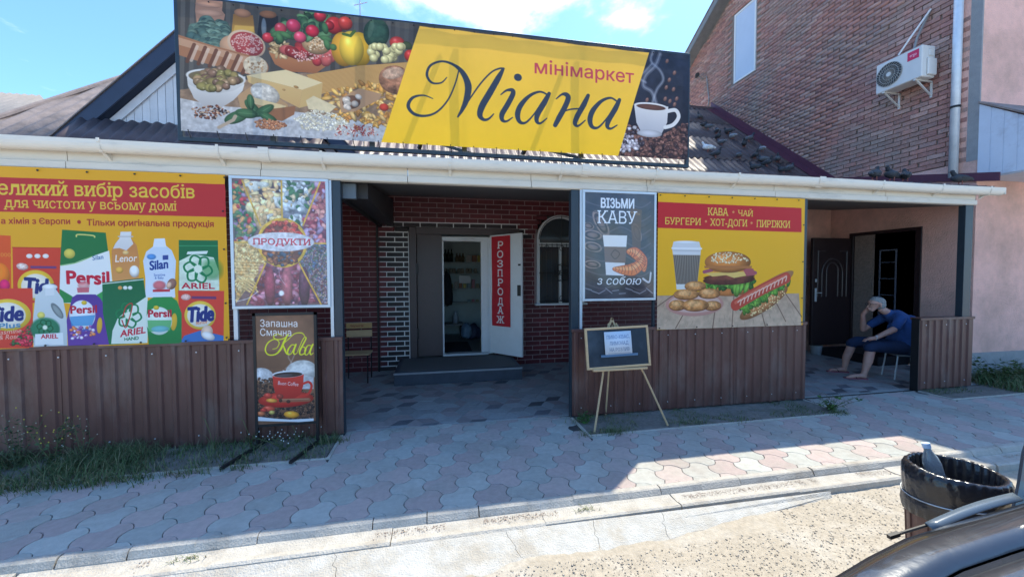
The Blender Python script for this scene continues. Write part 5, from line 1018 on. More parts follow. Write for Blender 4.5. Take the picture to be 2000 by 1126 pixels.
Box('door_skin', 0, -.03, 0, .93, .03, 2.1, M_ddoor, dl, .006)
q = MB(); Yd = .034; emb = [[(.12 + .0, .95), (.12, 1.85)], [(.82, .95), (.82, 1.85)], [(.12, 1.85), (.3, 1.85)], [(.64, 1.85), (.82, 1.85)], [(.22, .95), (.22, 1.4)], [(.72, .95), (.72, 1.4)], [(.33, .95), (.33, 1.45)], [(.61, .95), (.61, 1.45)]]
emb += [[(.47 + .14 * math.cos(a), 1.45 + .17 * math.sin(a)), (.47 + .14 * math.cos(a + .3), 1.45 + .17 * math.sin(a + .3))] for a in np.arange(0, 3.1, .3)] + [[(.47 + .25 * math.cos(a), 1.4 + .3 * math.sin(a)), (.47 + .25 * math.cos(a + .3), 1.4 + .3 * math.sin(a + .3))] for a in np.arange(0, 3.1, .3)]
for a, b in emb: q.tube([(a[0], Yd, a[1]), (b[0], Yd, b[1])], .014, 6)
q.build('raised_moulding', mat('moulding', (.05, .04, .045), .35, .2, 12), dl); MB().box(.84, .034, .86, .885, .042, 1.12).tube([(.86, .045, 1.03), (.86, .075, 1.03), (.77, .08, 1.03)], .009, 6).box(.845, .034, 1.24, .88, .044, 1.30).build('handle', M_alu, dl)
Box('side_step', 7.45, 5.35, 0, BX - .013, 6.35, .16, mat('black_step', (.012, .012, .016), .5, .2, 8), bb_, .01)
# canopy cheek clad in pale profiled sheet
cp = empty('canopy'); cp.parent = bb_
x = BX - .02; pts = [(FY - .005, 3.05), (FY - .005, 4.17), (FY - 1.45, 3.12), (FY - 1.45, 3.02)]
q = MB(); yy = FY - .005
while yy > FY - 1.45:
    y2 = max(FY - 1.45, yy - .14); zt = lambda y: 4.17 - (FY - y) * .75; q.prism([(x, yy, 3.05), (x, y2 + .012, 3.05), (x, y2 + .012, zt(y2 + .012)), (x, yy, zt(yy))], (.02, 0, 0)); q.prism([(x + .006, y2 + .012, 3.05), (x + .006, y2, 3.05), (x + .006, y2, zt(y2)), (x + .006, y2 + .012, zt(y2))], (.012, 0, 0)); yy = y2
q.build('cheek_sheet', M_lblue, cp); MB().prism([(BX - .05, FY - .005, 4.18), (BX - .05, FY - 1.5, 3.09), (16, FY - 1.5, 3.09), (16, FY - .005, 4.18)], (0, 0, .03)).build('canopy_roof', M_slate, cp); Box('canopy_soffit', BX + .002, FY - 1.44, 3.03, 16, FY - .005, 3.05, M_lblue, cp)
# ------------------------------------------------------------------ signs and banners
def frame(parent, x0, x1, z0, z1, y, wd, m, dep=.03, name='frame_bar'):
    for a in ((x0, z1 - wd, x1, z1), (x0, z0, x1, z0 + wd), (x0, z0 + wd, x0 + wd, z1 - wd), (x1 - wd, z0 + wd, x1, z1 - wd)): Box(name, a[0], y, a[1], a[2], y + dep, a[3], m, parent, .002)
def grommets(parent, pts, y, r=.008):
    me = MB().tube([(0, 0, 0), (0, -.005, 0)], r, 8).mesh('grommet'); me.materials.append(M_black)
    for x, z in pts: o = ob('grommet', me, None, parent); o.location = (x, y, z)
A = art_main(); m = print_mat('main_print', A, .5, .28, .3, .35)
t = thing('main_sign_banner', 'huge roof sign banner with food on a table, yellow field and black script lettering', 'sign banner')
MY = 4.06
def sag(u, v): return .010 * math.sin(u * 22 + v * 2) * (1 - abs(2 * v - 1)) + .006 * math.sin(u * 61) * v ** 6
sheet('printed_cloth', -2.255, 2.845, 2.915, 4.095, MY, m, t, 90, 14, sag)
frame(t, -2.30, 2.885, 2.835, 4.135, MY + .03, .04, M_post, .035)
for x in (-1.55, -.65, .27, 1.56): Box('frame_upright', x, MY + .07, 2.87, x + .05, MY + .11, 4.10, M_post, t)
for x in (-.15, 1.15): MB().bar((x + .5, MY + .14, 2.9), (x, MY + .95, 3.3), .035, .035).bar((x + .30, MY + .09, 4.05), (x - .05, MY + .9, 3.15), .04, .04).build('brace', M_post, t)
q = MB()
for i in range(22): x = -2.2 + i * .235; q.tube([(x, MY - .004, 2.93), (x + .01, MY + .02, 2.86)], .004, 5)
q.build('cable_ties', M_black, t, kind='stuff'); grommets(t, [(-2.2 + .2 * i, 4.075) for i in range(25)], MY - .006, .006)
t2 = thing('television_aerial', 'thin metal rod aerial sticking up behind the food picture', 'aerial'); MB().tube([(-.78, 4.6, 3.0), (-.80, 4.6, 4.75)], .008, 6).tube([(-.86, 4.6, 4.55), (-.72, 4.6, 4.6)], .005, 5).build('rod', M_alu, t2)

A = art_det(); m = print_mat('detergent_print', A, .5, .12, .3, .6)
t = thing('detergent_banner', 'wide yellow banner advertising detergents with red headline band', 'banner')
def sag2(u, v): return .006 * math.sin(u * 14 + 1) * (1 - v) + .008 * math.exp(-((u - .96) ** 2 + (v - .96) ** 2) * 90) * math.sin(60 * (u + v))
sheet('printed_cloth', -4.45, -1.915, .99, 2.535, 4.062, m, t, 60, 20, sag2); grommets(t, [(-4.4 + .355 * i, 2.51) for i in range(8)] + [(-1.935, z) for z in (2.2, 1.85, 1.35, 1.03)] + [(-4.4 + .355 * i, 1.01) for i in range(8)], 4.055)
A = art_prod(); m = print_mat('grocery_print', A, .35, .0, .5, .9, .5)
t = thing('grocery_poster', 'framed poster of grocery pictures in sectors round a white oval', 'poster'); sheet('printed_sheet', -1.872, -1.045, 1.312, 2.518, 4.072, m, t, 16, 16, lambda u, v: .006 * math.sin(u * 9) * math.sin(v * 7 + u * 3))
frame(t, -1.888, -1.026, 1.293, 2.535, 4.066, .026, M_alu, .02)
Box('frame_leg', -1.89, 4.09, .95, -1.855, 4.12, 1.293, M_alu, t); Box('frame_leg', -1.032, 4.088, .95, -1.004, 4.118, 2.53, M_alu, t)
A = art_cup(); m = print_mat('coffee_print', A, .3, .0, .5, 1.0, .8)
t = thing('coffee_poster', 'framed dark poster of a takeaway coffee cup and croissant', 'poster'); sheet('printed_sheet', 1.598, 2.445, 1.33, 2.515, 4.072, m, t, 16, 16, lambda u, v: .006 * math.sin(u * 7 + 2) * math.sin(v * 8 + u * 4))
frame(t, 1.578, 2.463, 1.308, 2.532, 4.066, .026, M_alu, .02); Box('frame_leg', 1.552, 4.088, .95, 1.580, 4.118, 2.54, M_alu, t); Box('frame_leg', 2.44, 4.09, .95, 2.465, 4.12, 1.308, M_post, t)
A = art_food(); m = print_mat('food_print', A, .5, .12, .3, .5)
t = thing('fast_food_banner', 'yellow banner showing coffee cup, burger, patties and hot dog on boards', 'banner')
sheet('printed_cloth', 2.475, 4.462, .965, 2.522, 4.058, m, t, 40, 20, lambda u, v: .004 * math.sin(u * 12) * (1 - v)); grommets(t, [(2.5 + .31 * i, 2.50) for i in range(7)] + [(4.44, z) for z in (2.2, 1.75, 1.3, 1.0)] + [(2.5 + .48 * i, .985) for i in range(4)], 4.05)
# free standing coffee sign
A = art_stand(); m = print_mat('stand_print', A, .4, .0, .4, .3, .2)
t = thing('coffee_stand_sign', 'free standing black framed sign with red coffee cup standing in the grass', 'stand sign')
SY = 3.95
sheet('printed_panel', -1.645, -1.145, .225, 1.235, SY - .003, m, t); Box('panel_back', -1.645, SY, .225, -1.145, SY + .012, 1.235, M_black, t)
for x0 in (-1.668, -1.147): Box('side_post', x0, SY - .008, .02, x0 + .024, SY + .02, 1.26, M_black, t)
Box('top_bar', -1.668, SY - .008, 1.235, -1.123, SY + .02, 1.26, M_black, t); Box('lower_bar', -1.644, SY - .006, .20, -1.147, SY + .018, .225, M_black, t)
for x in (-1.656, -1.135): MB().bar((x + .04, SY + .13, .03), (x - .10, SY - .42, .028), .026, .022).build('foot', M_black, t)
# easel with blackboard
t = thing('easel', 'slim pale wooden easel standing on the soil strip before the low wall', 'easel'); EY = 3.82
for a, b in (((1.545, 3.655, .012), (1.80, EY + .06, 1.08)), ((2.373, 3.67, .012), (1.88, EY + .06, 1.08))): MB().tube([a, ((a[0] + b[0]) / 2 + (.03 if a[0] > 2 else .01), (a[1] + b[1]) / 2, (a[2] + b[2]) / 2), b], .011, 6).build('leg', M_wood, t)
MB().tube([(1.84, EY + .06, 1.06), (1.86, EY + .26, .02)], .010, 6).build('rear_leg', M_wood, t); MB().bar((1.79, EY + .05, 1.04), (1.835, EY + .05, 1.14), .018, .018).bar((1.87, EY + .05, 1.04), (1.825, EY + .05, 1.14), .018, .018).build('head_peg', M_wood, t)
Box('ledge', 1.55, 3.69, .615, 2.15, 3.755, .637, M_wood, t, .003)
t = thing('blackboard', 'small blackboard in a pale wooden frame leaning on the easel with a taped paper', 'blackboard', (1.845, 3.715, .638)); t.rotation_euler = (-.13, -.022, .0)
Box('board', -.33, .0, .02, .33, .012, .40, mat('slate_paint', (.016, .028, .042), .5, .25, 5, col2=(.05, .07, .09), c2scale=3, c2lo=.5, c2hi=.8), t)
for a in ((-.355, 0, .355, .024), (-.355, .40, .355, .424), (-.355, .024, -.331, .40), (.331, .024, .355, .40)): Box('frame_bar', a[0], -.008, a[1], a[2], .016, a[3], M_wood, t, .003)
A = unit_art(.30, .24, 900, (206, 214, 224))
for i, (s, x0, x1) in enumerate((('ПИВО-КВАС,', .08, .94), ('ЛИМОНАД', .18, .88), ('НА РОЗЛИВ', .16, .90))): A.text(s, (x0, .30 + i * .27), (x1, .30 + i * .27), .15, (84, 110, 150), bold=.0, serif=True)
A.line([(.1, .92), (.4, .925), (.92, .92)], .012, (110, 130, 160)); m = print_mat('note_print', A, .7, 0, .2, .2)
p = thing('paper_note', 'white paper note with blue capital letters taped to the blackboard', 'note', (1.845, 3.715, .638)); p.rotation_euler = t.rotation_euler
sheet('paper', -.15, .15, .135, .375, -.012, m, p, thick=.001); MB().box(-.20, -.0145, .118, .21, -.0125, .142).build('tape', mat('blue_tape', (.10, .18, .28), .4, .1), p)
# ------------------------------------------------------------------ things in the porch
t = thing('garden_chair', 'pale wooden slatted chair with black metal legs against the brick wall', 'chair', (-1.20, 6.25, 0))
A = unit_art(.36, .09, 900, (190, 152, 100)); A.text('Чернігів', (.12, .75), (.66, .75), .5, (150, 60, 50), bold=.01, shear=.2); m = print_mat('chair_print', A, .5, 0, .3, .1)
Box('back_slat', -.19, .13, .78, .19, .15, .87, M_wood, t, .006); sheet('lettering', -.185, .185, .79, .865, .128, m, t); Box('back_slat', -.19, .13, .65, .19, .15, .755, M_wood, t, .006)
for i in range(4): Box('seat_slat', -.2, -.2 + i * .085, .42, .2, -.13 + i * .085, .44, M_wood, t, .004)
for x in (-.17, .17): MB().tube([(x, .14, 0.0), (x, .155, .44), (x, .155, .86)], .010, 6).build('leg', M_black, t); MB().tube([(x, -.2, 0), (x, -.18, .42), (x, .15, .42)], .010, 6).build('leg', M_black, t)
# shop goods
sh = thing('shop_shelves', 'pale wall shelves inside the shop seen through the open door', 'shelves', (0, 0, 0))
for z in (1.908, 1.648, 1.302, .973): Box('shelf', -.6, 9.1, z - .02, 1.9, 9.39, z, mat('shelf_white', (.42, .46, .46), .5, .08), sh)
for x in (-.6, 1.9): Box('upright', x, 9.12, .3, x + .03, 9.39, 2.4, M_alu, sh)
def goods(name, label, cat, prof, col, grp, spots, rough=.3):
    q = MB().lathe(prof, n=10); me = q.mesh(name); me.materials.append(mat('g_' + name + str(col), col, rough, .1)); me.shade_smooth()
    for x, y, z in spots: o = ob(name, me); o.location = (x, y, z); o['label'] = label; o['category'] = cat; o['group'] = grp
bp = [(.001, 0), (.038, 0), (.038, .17), (.014, .225), (.014, .30), (.001, .30)]
goods('wine_bottle', 'dark wine bottle on the top shop shelf', 'bottle', bp, (.02, .03, .025), 'wine bottles on the shop shelf', [(.19 + .075 * i, 9.18, 1.908) for i in range(3)])
goods('small_bottle', 'small clear amber bottle on the top shop shelf', 'bottle', [(a, b * .7) for a, b in bp], (.16, .12, .07), 'small bottles on the shop shelf', [(.46 + .07 * i, 9.18, 1.908) for i in range(3)])
goods('jar', 'squat glass jar with pale lid on the second shop shelf', 'jar', [(.001, 0), (.04, 0), (.042, .09), (.036, .10), (.036, .115), (.001, .115)], (.30, .26, .2), 'jars on the shop shelf', [(.2 + .095 * i + .02 * (i % 2), 9.17, 1.648) for i in range(8)])
def boxes(label, grp, cols, spots):
    for i, (x, y, z, w_, h_) in enumerate(spots):
        c = cols[i % len(cols)]; o = Box('packet', 0, 0, 0, w_, .06, h_, mat('pk' + str(c), c, .5, .15, 30), None, .003); o.location = (x, y, z); o['category'] = 'packet'; o['group'] = grp; o['label'] = label if z < 1.9 and z > 1 else ('broad packet on the top shop shelf, in the row beside the small bottles' if z > 1.9 else 'low flat packet on the lowest shop shelf')
boxes('small colourful packet standing on the third shop shelf', 'packets on the shop shelves', [(.35, .32, .2), (.45, .40, .36), (.30, .12, .07), (.5, .42, .1), (.2, .3, .35), (.45, .2, .25)], [(.30 + .1 * i, 9.15, 1.302, .07, .10 + .05 * (i % 3)) for i in range(7)] + [(.68 + .13 * i, 9.15, 1.908, .11, .16) for i in range(3)] + [(.70 + .1 * i, 9.2, .973, .07, .06) for i in range(3)])
o = Box('price_sheet', .50, 9.08, 1.42, .76, 9.085, 1.60, M_pvc); o['label'] = 'white paper price sheet hanging between two shop shelves'; o['category'] = 'paper'
tb = thing('low_table', 'low dark table inside the shop under the shelves', 'table'); Box('table_top', 0, 8.6, .50, .56, 9.05, .53, M_plin, tb); [Box('leg', x, y, .2, x + .03, y + .03, .50, M_black, tb) for x in (.02, .5) for y in (8.62, 9.0)]
goods('plastic_jug', 'pale plastic detergent jug on the low shop table', 'jug', [(.001, 0), (.06, 0), (.065, .16), (.03, .22), (.028, .27), (.001, .27)], (.4, .45, .5), 'jug on the shop table', [(.40, 8.8, .53)])
def blob(name, label, cat, c, s, m, n=14, seed=1):
    bm = bmesh.new(); bmesh.ops.create_icosphere(bm, subdivisions=3, radius=1)
    for v in bm.verts: k = 1 + .25 * mno.noise(v.co * 2 + Vector((seed, 0, 0))); v.co = Vector((v.co.x * s[0] * k, v.co.y * s[1] * k, max(-.6, v.co.z) * s[2] * k))
    me = bpy.data.meshes.new(name); bm.to_mesh(me); bm.free(); o = ob(name, me, m, None, True); o.location = c; o['label'] = label; o['category'] = cat; return o
blob('shopping_bag', 'dark patterned shopping bag slumped on the shop floor', 'bag', (.78, 8.6, .33), (.17, .15, .2), mat('bag_dark', (.04, .05, .10), .6, .4, 20))
blob('carrier_bag', 'pale blue carrier bag slumped on the shop floor', 'bag', (.62, 8.5, .36), (.12, .12, .2), mat('bag_blue', (.16, .26, .38), .5, .3, 12), seed=5)
blob('hanging_coat', 'dark coat hanging just inside the shop door', 'coat', (.20, 8.0, 1.25), (.11, .12, .42), mat('coat', (.015, .017, .022), .9, .2), seed=9)
# bucket by the side step
t = thing('bucket', 'small grey white plastic bucket beside the black step under the open side door', 'bucket', (7.40, 6.42, 0)); MB().lathe([(.08, 0), (.10, .18), (.105, .185), (.095, .18), (.075, .02)], n=16).build('pail', M_plin, t, smooth=False); MB().tube([(-.1 * math.cos(a), 0, .18 - .09 * math.sin(a)) for a in np.linspace(0, math.pi, 9)], .003, 5).build('handle', M_alu, t)
# ------------------------------------------------------------------ air conditioner, camera
t = thing('air_conditioner', 'white outdoor air conditioner unit with round fan on the brick wall', 'air conditioner')
ax0, ax1, ay0, ay1, az0, az1 = 7.77, 8.04, 5.06, 5.74, 4.80, 5.31; M_ac = mat('ac_shell', (.66, .67, .66), .4, .05, 6, col2=(.55, .53, .46), c2scale=3, c2lo=.6, c2hi=.8)
Box('casing', ax0, ay0, az0, ax1, ay1, az1, M_ac, t, .012)
fy, fz, fr = 5.53, 5.06, .195
q = MB(); q.tube([(ax0 - .006, fy, fz), (ax0 + .0, fy, fz)], fr, 32); q.build('fan_recess', mat('fan_dark', (.05, .055, .06), .6, .1), t); q = MB()
for k in range(26):
    a = k * 2 * math.pi / 26; q.tube([(ax0 - .012, fy + r * math.cos(a + r * 3.6), fz + r * math.sin(a + r * 3.6)) for r in np.linspace(.03, fr, 6)], .0035, 4)
for r in (.09, .145, fr): q.tube([(ax0 - .012, fy + r * math.cos(a), fz + r * math.sin(a)) for a in np.linspace(0, 2 * math.pi, 33)], .004, 4, False)
q.build('fan_grille', mat('grille_grey', (.36, .37, .36), .5, .05), t); MB().tube([(ax0 - .02, fy, fz), (ax0 - .004, fy, fz)], .035, 16).build('fan_hub', M_ac, t)
A = unit_art(.16, .14, 900, (204, 40, 86)); A.text('ergo', (.2, .6), (.8, .6), .26, (240, 220, 226), ref=.55); m = print_mat('ac_badge', A, .4, 0, .4, .05)
me = bpy.data.meshes.new('badge'); bx = ax0 - .003; me.from_pydata([(bx, 5.265, 5.13), (bx, 5.105, 5.13), (bx, 5.105, 5.27), (bx, 5.265, 5.27)], [], [(0, 1, 2, 3)]); l = me.uv_layers.new()
for i, uvv in enumerate(((0, 0), (1, 0), (1, 1), (0, 1))): l.data[i].uv = uvv
ob('badge', me, m, t); MB().box(ax0 + .09, ay0 - .03, az0 + .03, ax1, ay0, az0 + .30).box(ax0 + .13, ay0 - .012, az0 + .34, ax1 - .04, ay0, az0 + .45).build('valve_cover', M_ac, t, .01)
for y in (5.16, 5.62): q = MB(); q.bar((ax0 + .0, y, az0 - .012), (BX, y, az0 - .012), .03, .02); q.bar((ax0 + .05, y, az0 - .02), (BX - .01, y, az0 - .24), .02, .02); q.bar((BX - .012, y, az0), (BX - .012, y, az0 - .27), .03, .02); q.build('wall_bracket', M_ac, t)
MB().tube([(7.80, 5.42, 5.33), (7.86, 5.3, 5.55), (8.10, 5.18, 5.98)], .014, 8).build('white_conduit', M_pvc, t); MB().tube([(8.0, 5.35, 5.31), (8.06, 5.33, 5.6), (8.12, 5.2, 5.98)], .018, 8).build('grey_hose', M_plin, t)
t = thing('security_camera', 'small black security camera with white cable high on the brick wall', 'camera'); MB().bar((8.12, 10.9, 7.62), (7.86, 10.8, 7.68), .03, .03).build('arm', M_plin, t); MB().tube([(7.95, 10.95, 7.72), (7.84, 10.75, 7.66)], .06, 8).build('camera_body', M_black, t)
MB().tube([(8.12, 10.9, 7.64), (8.12, 10.72, 7.62), (8.12, 10.6, 6.9), (8.12, 10.62, 6.7)], .016, 6).build('cable', M_plin, t)
# ------------------------------------------------------------------ pigeons
def capsm(q, a, b, ra, rb, n=10, sq=(1, 1, 1)):
    a, b = Vector(a), Vector(b); d = b - a; L_ = max(d.length, 1e-5); dn = d / L_ if d.length > 1e-5 else Vector((0, 0, 1)); P = []; rr = []
    for t_ in (.03, .3, .6, .87, 1): P.append(a - dn * ra * math.sqrt(max(0, 1 - (t_ * .999) ** 2))); rr.append(ra * t_)
    for t_ in (1, .87, .6, .3, .03): P.append(b + dn * rb * math.sqrt(max(0, 1 - (t_ * .999) ** 2))); rr.append(rb * t_)
    q.tube(P, rr, n); return q
def pigeon_mesh(c, c2, c3):
    q = MB(); cl = []; 
    def seg(col, *a, **k): n0 = len(q.v); capsm(q, *a, **k); cl.extend([col] * (len(q.v) - n0))
    seg(c, (.05, 0, .095), (-.05, 0, .085), .052, .044); seg(c2, (.06, 0, .11), (.095, 0, .165), .030, .020); seg(c2, (.098, 0, .178), (.104, 0, .178), .021, .019); seg((.1, .08, .07), (.12, 0, .175), (.142, 0, .168), .006, .003, 6)
    seg(c3, (-.06, 0, .085), (-.125, 0, .072), .024, .020, 8); seg(c3, (.02, .034, .10), (-.10, .020, .085), .026, .014, 8); seg(c3, (.02, -.034, .10), (-.10, -.020, .085), .026, .014, 8)
    for s in (-1, 1): seg((.3, .1, .08), (0, s * .018, .06), (.005, s * .02, 0), .006, .005, 6)
    me = q.mesh('pigeon'); a = me.color_attributes.new('tint', 'FLOAT_COLOR', 'POINT'); cc = np.ones((len(cl), 4), np.float32); cc[:, :3] = cl; a.data.foreach_set('color', cc.ravel()); me.shade_smooth(); me.materials.append(mat('feathers', (.1, .1, .1), .7, .2, 60, attr=True)); return me
pg = [pigeon_mesh((.10, .11, .13), (.045, .055, .075), (.13, .14, .16)), pigeon_mesh((.05, .055, .065), (.03, .035, .045), (.055, .06, .07)), pigeon_mesh((.28, .29, .31), (.10, .11, .13), (.30, .31, .34))]
pw = pigeon_mesh((.70, .72, .74), (.66, .68, .70), (.62, .64, .66))
spots = [(7.05, 9.54), (6.76, 9.01), (6.94, 8.74), (6.71, 8.42), (6.59, 8.14), (7.31, 8.78), (7.19, 8.5), (5.98, 7.57), (6.57, 7.57), (7.18, 8.12), (7.59, 8.44), (7.51, 7.94), (7.12, 7.47), (7.04, 7.32), (7.52, 7.51), (6.58, 7.12), (7.48, 7.17), (7.22, 7.07), (6.85, 8.95), (7.0, 7.6)]
for i, (x, y) in enumerate(spots):
    o = ob('pigeon', pg[i % 2] if i not in (6, 11) else pg[2]); o.location = (x, y, rz(y) + .03); o.rotation_euler = (0, 0, rnd.uniform(0, 6.28)); o.scale = (1.05,) * 3; o['category'] = 'pigeon'; o['label'] = ['dark pigeon up near the roof ridge beside the big sign', 'dark pigeon directly below the topmost one beside the sign', 'middle pigeon of the upper cluster near the sign', 'pigeon in the column above the white one', 'pigeon just above and behind the white pigeon', 'dark pigeon beside the pale one high by the purple flashing', '', 'dark pigeon just below the white pigeon', 'lone dark pigeon halfway between white pigeon and flashing', 'pigeon right of the middle of the roof slope', 'pigeon perched against the purple flashing at mid slope', '', 'pigeon low on the slope in the pair near the gutter', 'darker pigeon of the low pair just above the gutter', 'pigeon against the lower purple flashing', 'lone pigeon at the gutter edge below the white one', 'last pigeon where the flashing meets the gutter', 'pigeon peeking over the gutter next to the flashing foot', 'pigeon tucked beside the middle of the upper cluster', 'pigeon huddled close over the low pair by the gutter'][i]; o['group'] = 'pigeons on the roof slope'
    if i in (6, 11): o['label'] = 'pale grey pigeon high on the roof slope by the flashing' if i == 6 else 'pale grey pigeon against the flashing halfway down the slope'
o = ob('pigeon', pw); o.location = (5.98, 7.81, rz(7.81) + .03); o.rotation_euler.z = 2.8; o.scale = (1.15,) * 3; o['category'] = 'pigeon'; o['label'] = 'white pigeon, brightest of the flock on the roof'; o['group'] = 'pigeons on the roof slope'; del o['group']
for x, rzv, lb in ((6.18, .4, 'dark pigeon crouching behind the gutter beside the pink wall band'), (6.50, 3.3, 'dark pigeon lying flat on the porch eave between two others'), (6.74, .7, 'slate blue pigeon with raised head on the porch eave'), (7.80, 2.9, 'dark pigeon stretching a wing at the foot of the downpipe')):
    o = ob('pigeon', pg[1]); o.location = (x, 4.55, 2.93); o.rotation_euler.z = rzv; o.scale = (1.25, 1.25, 1.15); o['category'] = 'pigeon'; o['label'] = lb
# ------------------------------------------------------------------ litter bin with bag and bottle
BC = (2.51, 1.45); t = thing('litter_bin', 'brown metal litter bin lined with a black plastic bag at the kerb', 'litter bin', (BC[0], BC[1], -.085))
q = MB(); n = 48; rs2 = random.Random(4)
q.lathe([(.135, .012), (.14, 0), (.145, .02), (.175, .69), (.18, .70), (.165, .70), (.135, .03)], n=24); q.f.pop(); q.build('bin_body', M_clad, t)
for i in range(12): a = 2 * math.pi * i / 12; MB().bar((.148 * math.cos(a), .148 * math.sin(a), .03), (.178 * math.cos(a), .178 * math.sin(a), .68), .012, .006).build('rib', M_clad, t)
def bagring(r, z, k, ph): return [((r + k * math.sin(a * 31 + ph * 3) + k * .8 * mno.noise(Vector((math.cos(a) * 5, math.sin(a) * 5, z * 14 + ph)))) * math.cos(a), (r + k * math.sin(a * 31 + ph * 3) + k * .8 * mno.noise(Vector((math.cos(a) * 5, math.sin(a) * 5, z * 14 + ph)))) * math.sin(a), z + k * .8 * math.sin(a * 5 + ph) + (0 if z > .6 else .035 * math.sin(a + 2.3))) for a in [2 * math.pi * i / n * 1. for i in range(n)]]
n = 180; rings = [bagring(.02, .16, .004, 3), bagring(.120, .20, .006, 3), bagring(.140, .45, .006, 2), bagring(.152, .64, .004, 1), bagring(.156, .712, .0025, 1), bagring(.160, .720, .0025, .5), bagring(.168, .722, .003, .9), bagring(.177, .715, .003, 1.5), bagring(.184, .695, .0025, 4), bagring(.187, .66, .0012, 1), bagring(.186, .63, .0008, 1), bagring(.181, .60, .0006, 1), bagring(.186, .575, .0016, 2), bagring(.187, .545, .0022, 3), bagring(.181, .51, .002, 5)]
vs = [p for r in rings for p in r]; fs = [(i * n + j, i * n + (j + 1) % n, (i + 1) * n + (j + 1) % n, (i + 1) * n + j) for i in range(len(rings) - 1) for j in range(n)]
q = MB(); q.add(vs, fs); q.build('bag_liner', mat('black_plastic', (.022, .022, .027), .2, .1, 12, .5, 28, spec=.6), t, smooth=True)
q = MB(); q.tube([(.186 * math.cos(a), .186 * math.sin(a), .592 + .03 * math.sin(a + 2.3)) for a in np.linspace(0, 2 * math.pi, 40)], .003, 5, False); q.build('tie_wire', M_alu, t)
b = thing('plastic_bottle', 'clear plastic bottle sticking out of the black bag in the bin', 'bottle', (BC[0] + .03, BC[1] + .06, .45)); b.rotation_euler = (-.20, -.14, 0); b.scale = (1.0,) * 3
MB().lathe([(.001, 0), (.034, 0), (.036, .05), (.033, .08), (.036, .11), (.036, .17), (.030, .20), (.015, .235), (.014, .25)], n=20).build('bottle_body', mat('pet', (.80, .90, .98), .08, .02, 4, trans=.8, spec=.7), b, smooth=True); MB().lathe([(.001, .248), (.017, .248), (.017, .272), (.001, .273)], n=16).build('bottle_cap', mat('cap_blue', (.55, .72, .92), .35), b)
# ------------------------------------------------------------------ parked car close by
car = thing('parked_car', 'glossy black grey parked car, only its bonnet edge and wing in view', 'car')
M_car = mat('car_paint', (.040, .042, .048), .24, .12, 9, .12, 30, spec=.7, coat=.8, metal=.4); M_rub = mat('tyre_rubber', (.015, .015, .015), .85, .1, 30)
xs = [.68, .70, .74, .80, .90, 1.02, 1.15, 1.3, 1.45, 1.6, 1.8, 2.0, 2.15]; zc = [.66, .76, .83, .872, .905, .930, .948, .965, .980, .994, 1.015, 1.035, 1.045]
def sweep(name, prof, m, parent=car, xs=xs, zc=zc, sq=lambda x: 1, smooth=True):
    vs = [(x, y * sq(x), z0 + dz if dz > -.4 else z0 * 0 + 1.0 + dz) for x, z0 in zip(xs, zc) for y, dz in prof]; n = len(prof); q = MB(); q.add(vs, [(i * n + j, i * n + j + 1, (i + 1) * n + j + 1, (i + 1) * n + j) for i in range(len(xs) - 1) for j in range(n - 1)]); o = q.build(name, m, parent, smooth=smooth); md = o.modifiers.new('s', 'SOLIDIFY'); md.thickness = .004; return o
sqf = lambda x: .93 + .07 * min(1, (x - .66) / .5)
YE = .745
sweep('front_wing', [(YE + .05, -.78), (YE + .055, -.45), (YE + .052, -.2), (YE + .048, -.11), (YE + .036, -.05), (YE + .012, -.016), (YE - .02, -.003), (YE - .06, -.004), (YE - .095, -.014)], M_car, sq=sqf); sweep('front_wing', [(-y, z) for y, z in [(YE - .095, -.014), (YE - .06, -.004), (YE - .02, -.003), (YE + .012, -.016), (YE + .036, -.05), (YE + .048, -.11), (YE + .052, -.2), (YE + .055, -.45), (YE + .05, -.78)]], M_car, sq=sqf)
hp = [(YE - .10, -.016), (YE - .13, -.024), (YE - .2, -.022), (.4, .012), (.2, .03), (0, .035)]; sweep('bonnet', hp + [(-y, z) for y, z in hp[-2::-1]], M_car, sq=sqf); sweep('body_shell', [(YE - .03, -.75), (YE - .06, -.06), (0, -.03), (-YE + .06, -.06), (-YE + .03, -.75)], mat('black_void', (.005, .005, .005), .9), sq=sqf, smooth=False)
q = MB(); pf_ = [(.68, .66), (.65, .60), (.635, .5), (.64, .3), (.68, .18)]; n = 9
q.add([(x + .10 * abs(2 * j / (n - 1) - 1) ** 3, -.74 + 1.48 * j / (n - 1), z) for x, z in pf_ for j in range(n)], [(i * n + j, i * n + j + 1, (i + 1) * n + j + 1, (i + 1) * n + j) for i in range(4) for j in range(n - 1)]); q.build('front_bumper', M_car, car, smooth=True)
for s in (-1, 1): capsm(MB(), (.72, s * .50, .70), (.77, s * .66, .73), .05, .05).build('headlight', mat('lamp_glass', (.5, .52, .55), .08, .05, spec=.9), car, smooth=True)
q = MB(); q.prism([(2.15, -.70, 1.02), (2.85, -.58, 1.46), (4.1, -.58, 1.44), (4.75, -.68, 1.02)], (0, 1.2, 0)); q.build('cabin_glass', mat('car_glass', (.02, .025, .03), .05, .05, spec=.9), car)
MB().prism([(2.84, -.60, 1.455), (4.12, -.60, 1.435), (4.12, -.60, 1.47), (2.84, -.60, 1.485)], (0, 1.2, 0)).build('car_roof', M_car, car)
MB().prism([(2.15, -.79, .22), (4.95, -.79, .22), (4.95, -.77, .9), (4.75, -.74, 1.02), (2.15, -.74, 1.03)], (0, 1.53, 0)).build('body', M_car, car, .01)
for s in (-1, 1): MB().bar((2.1, s * .70, 1.03), (2.86, s * .58, 1.47), .05, .04).build('pillar', M_car, car)
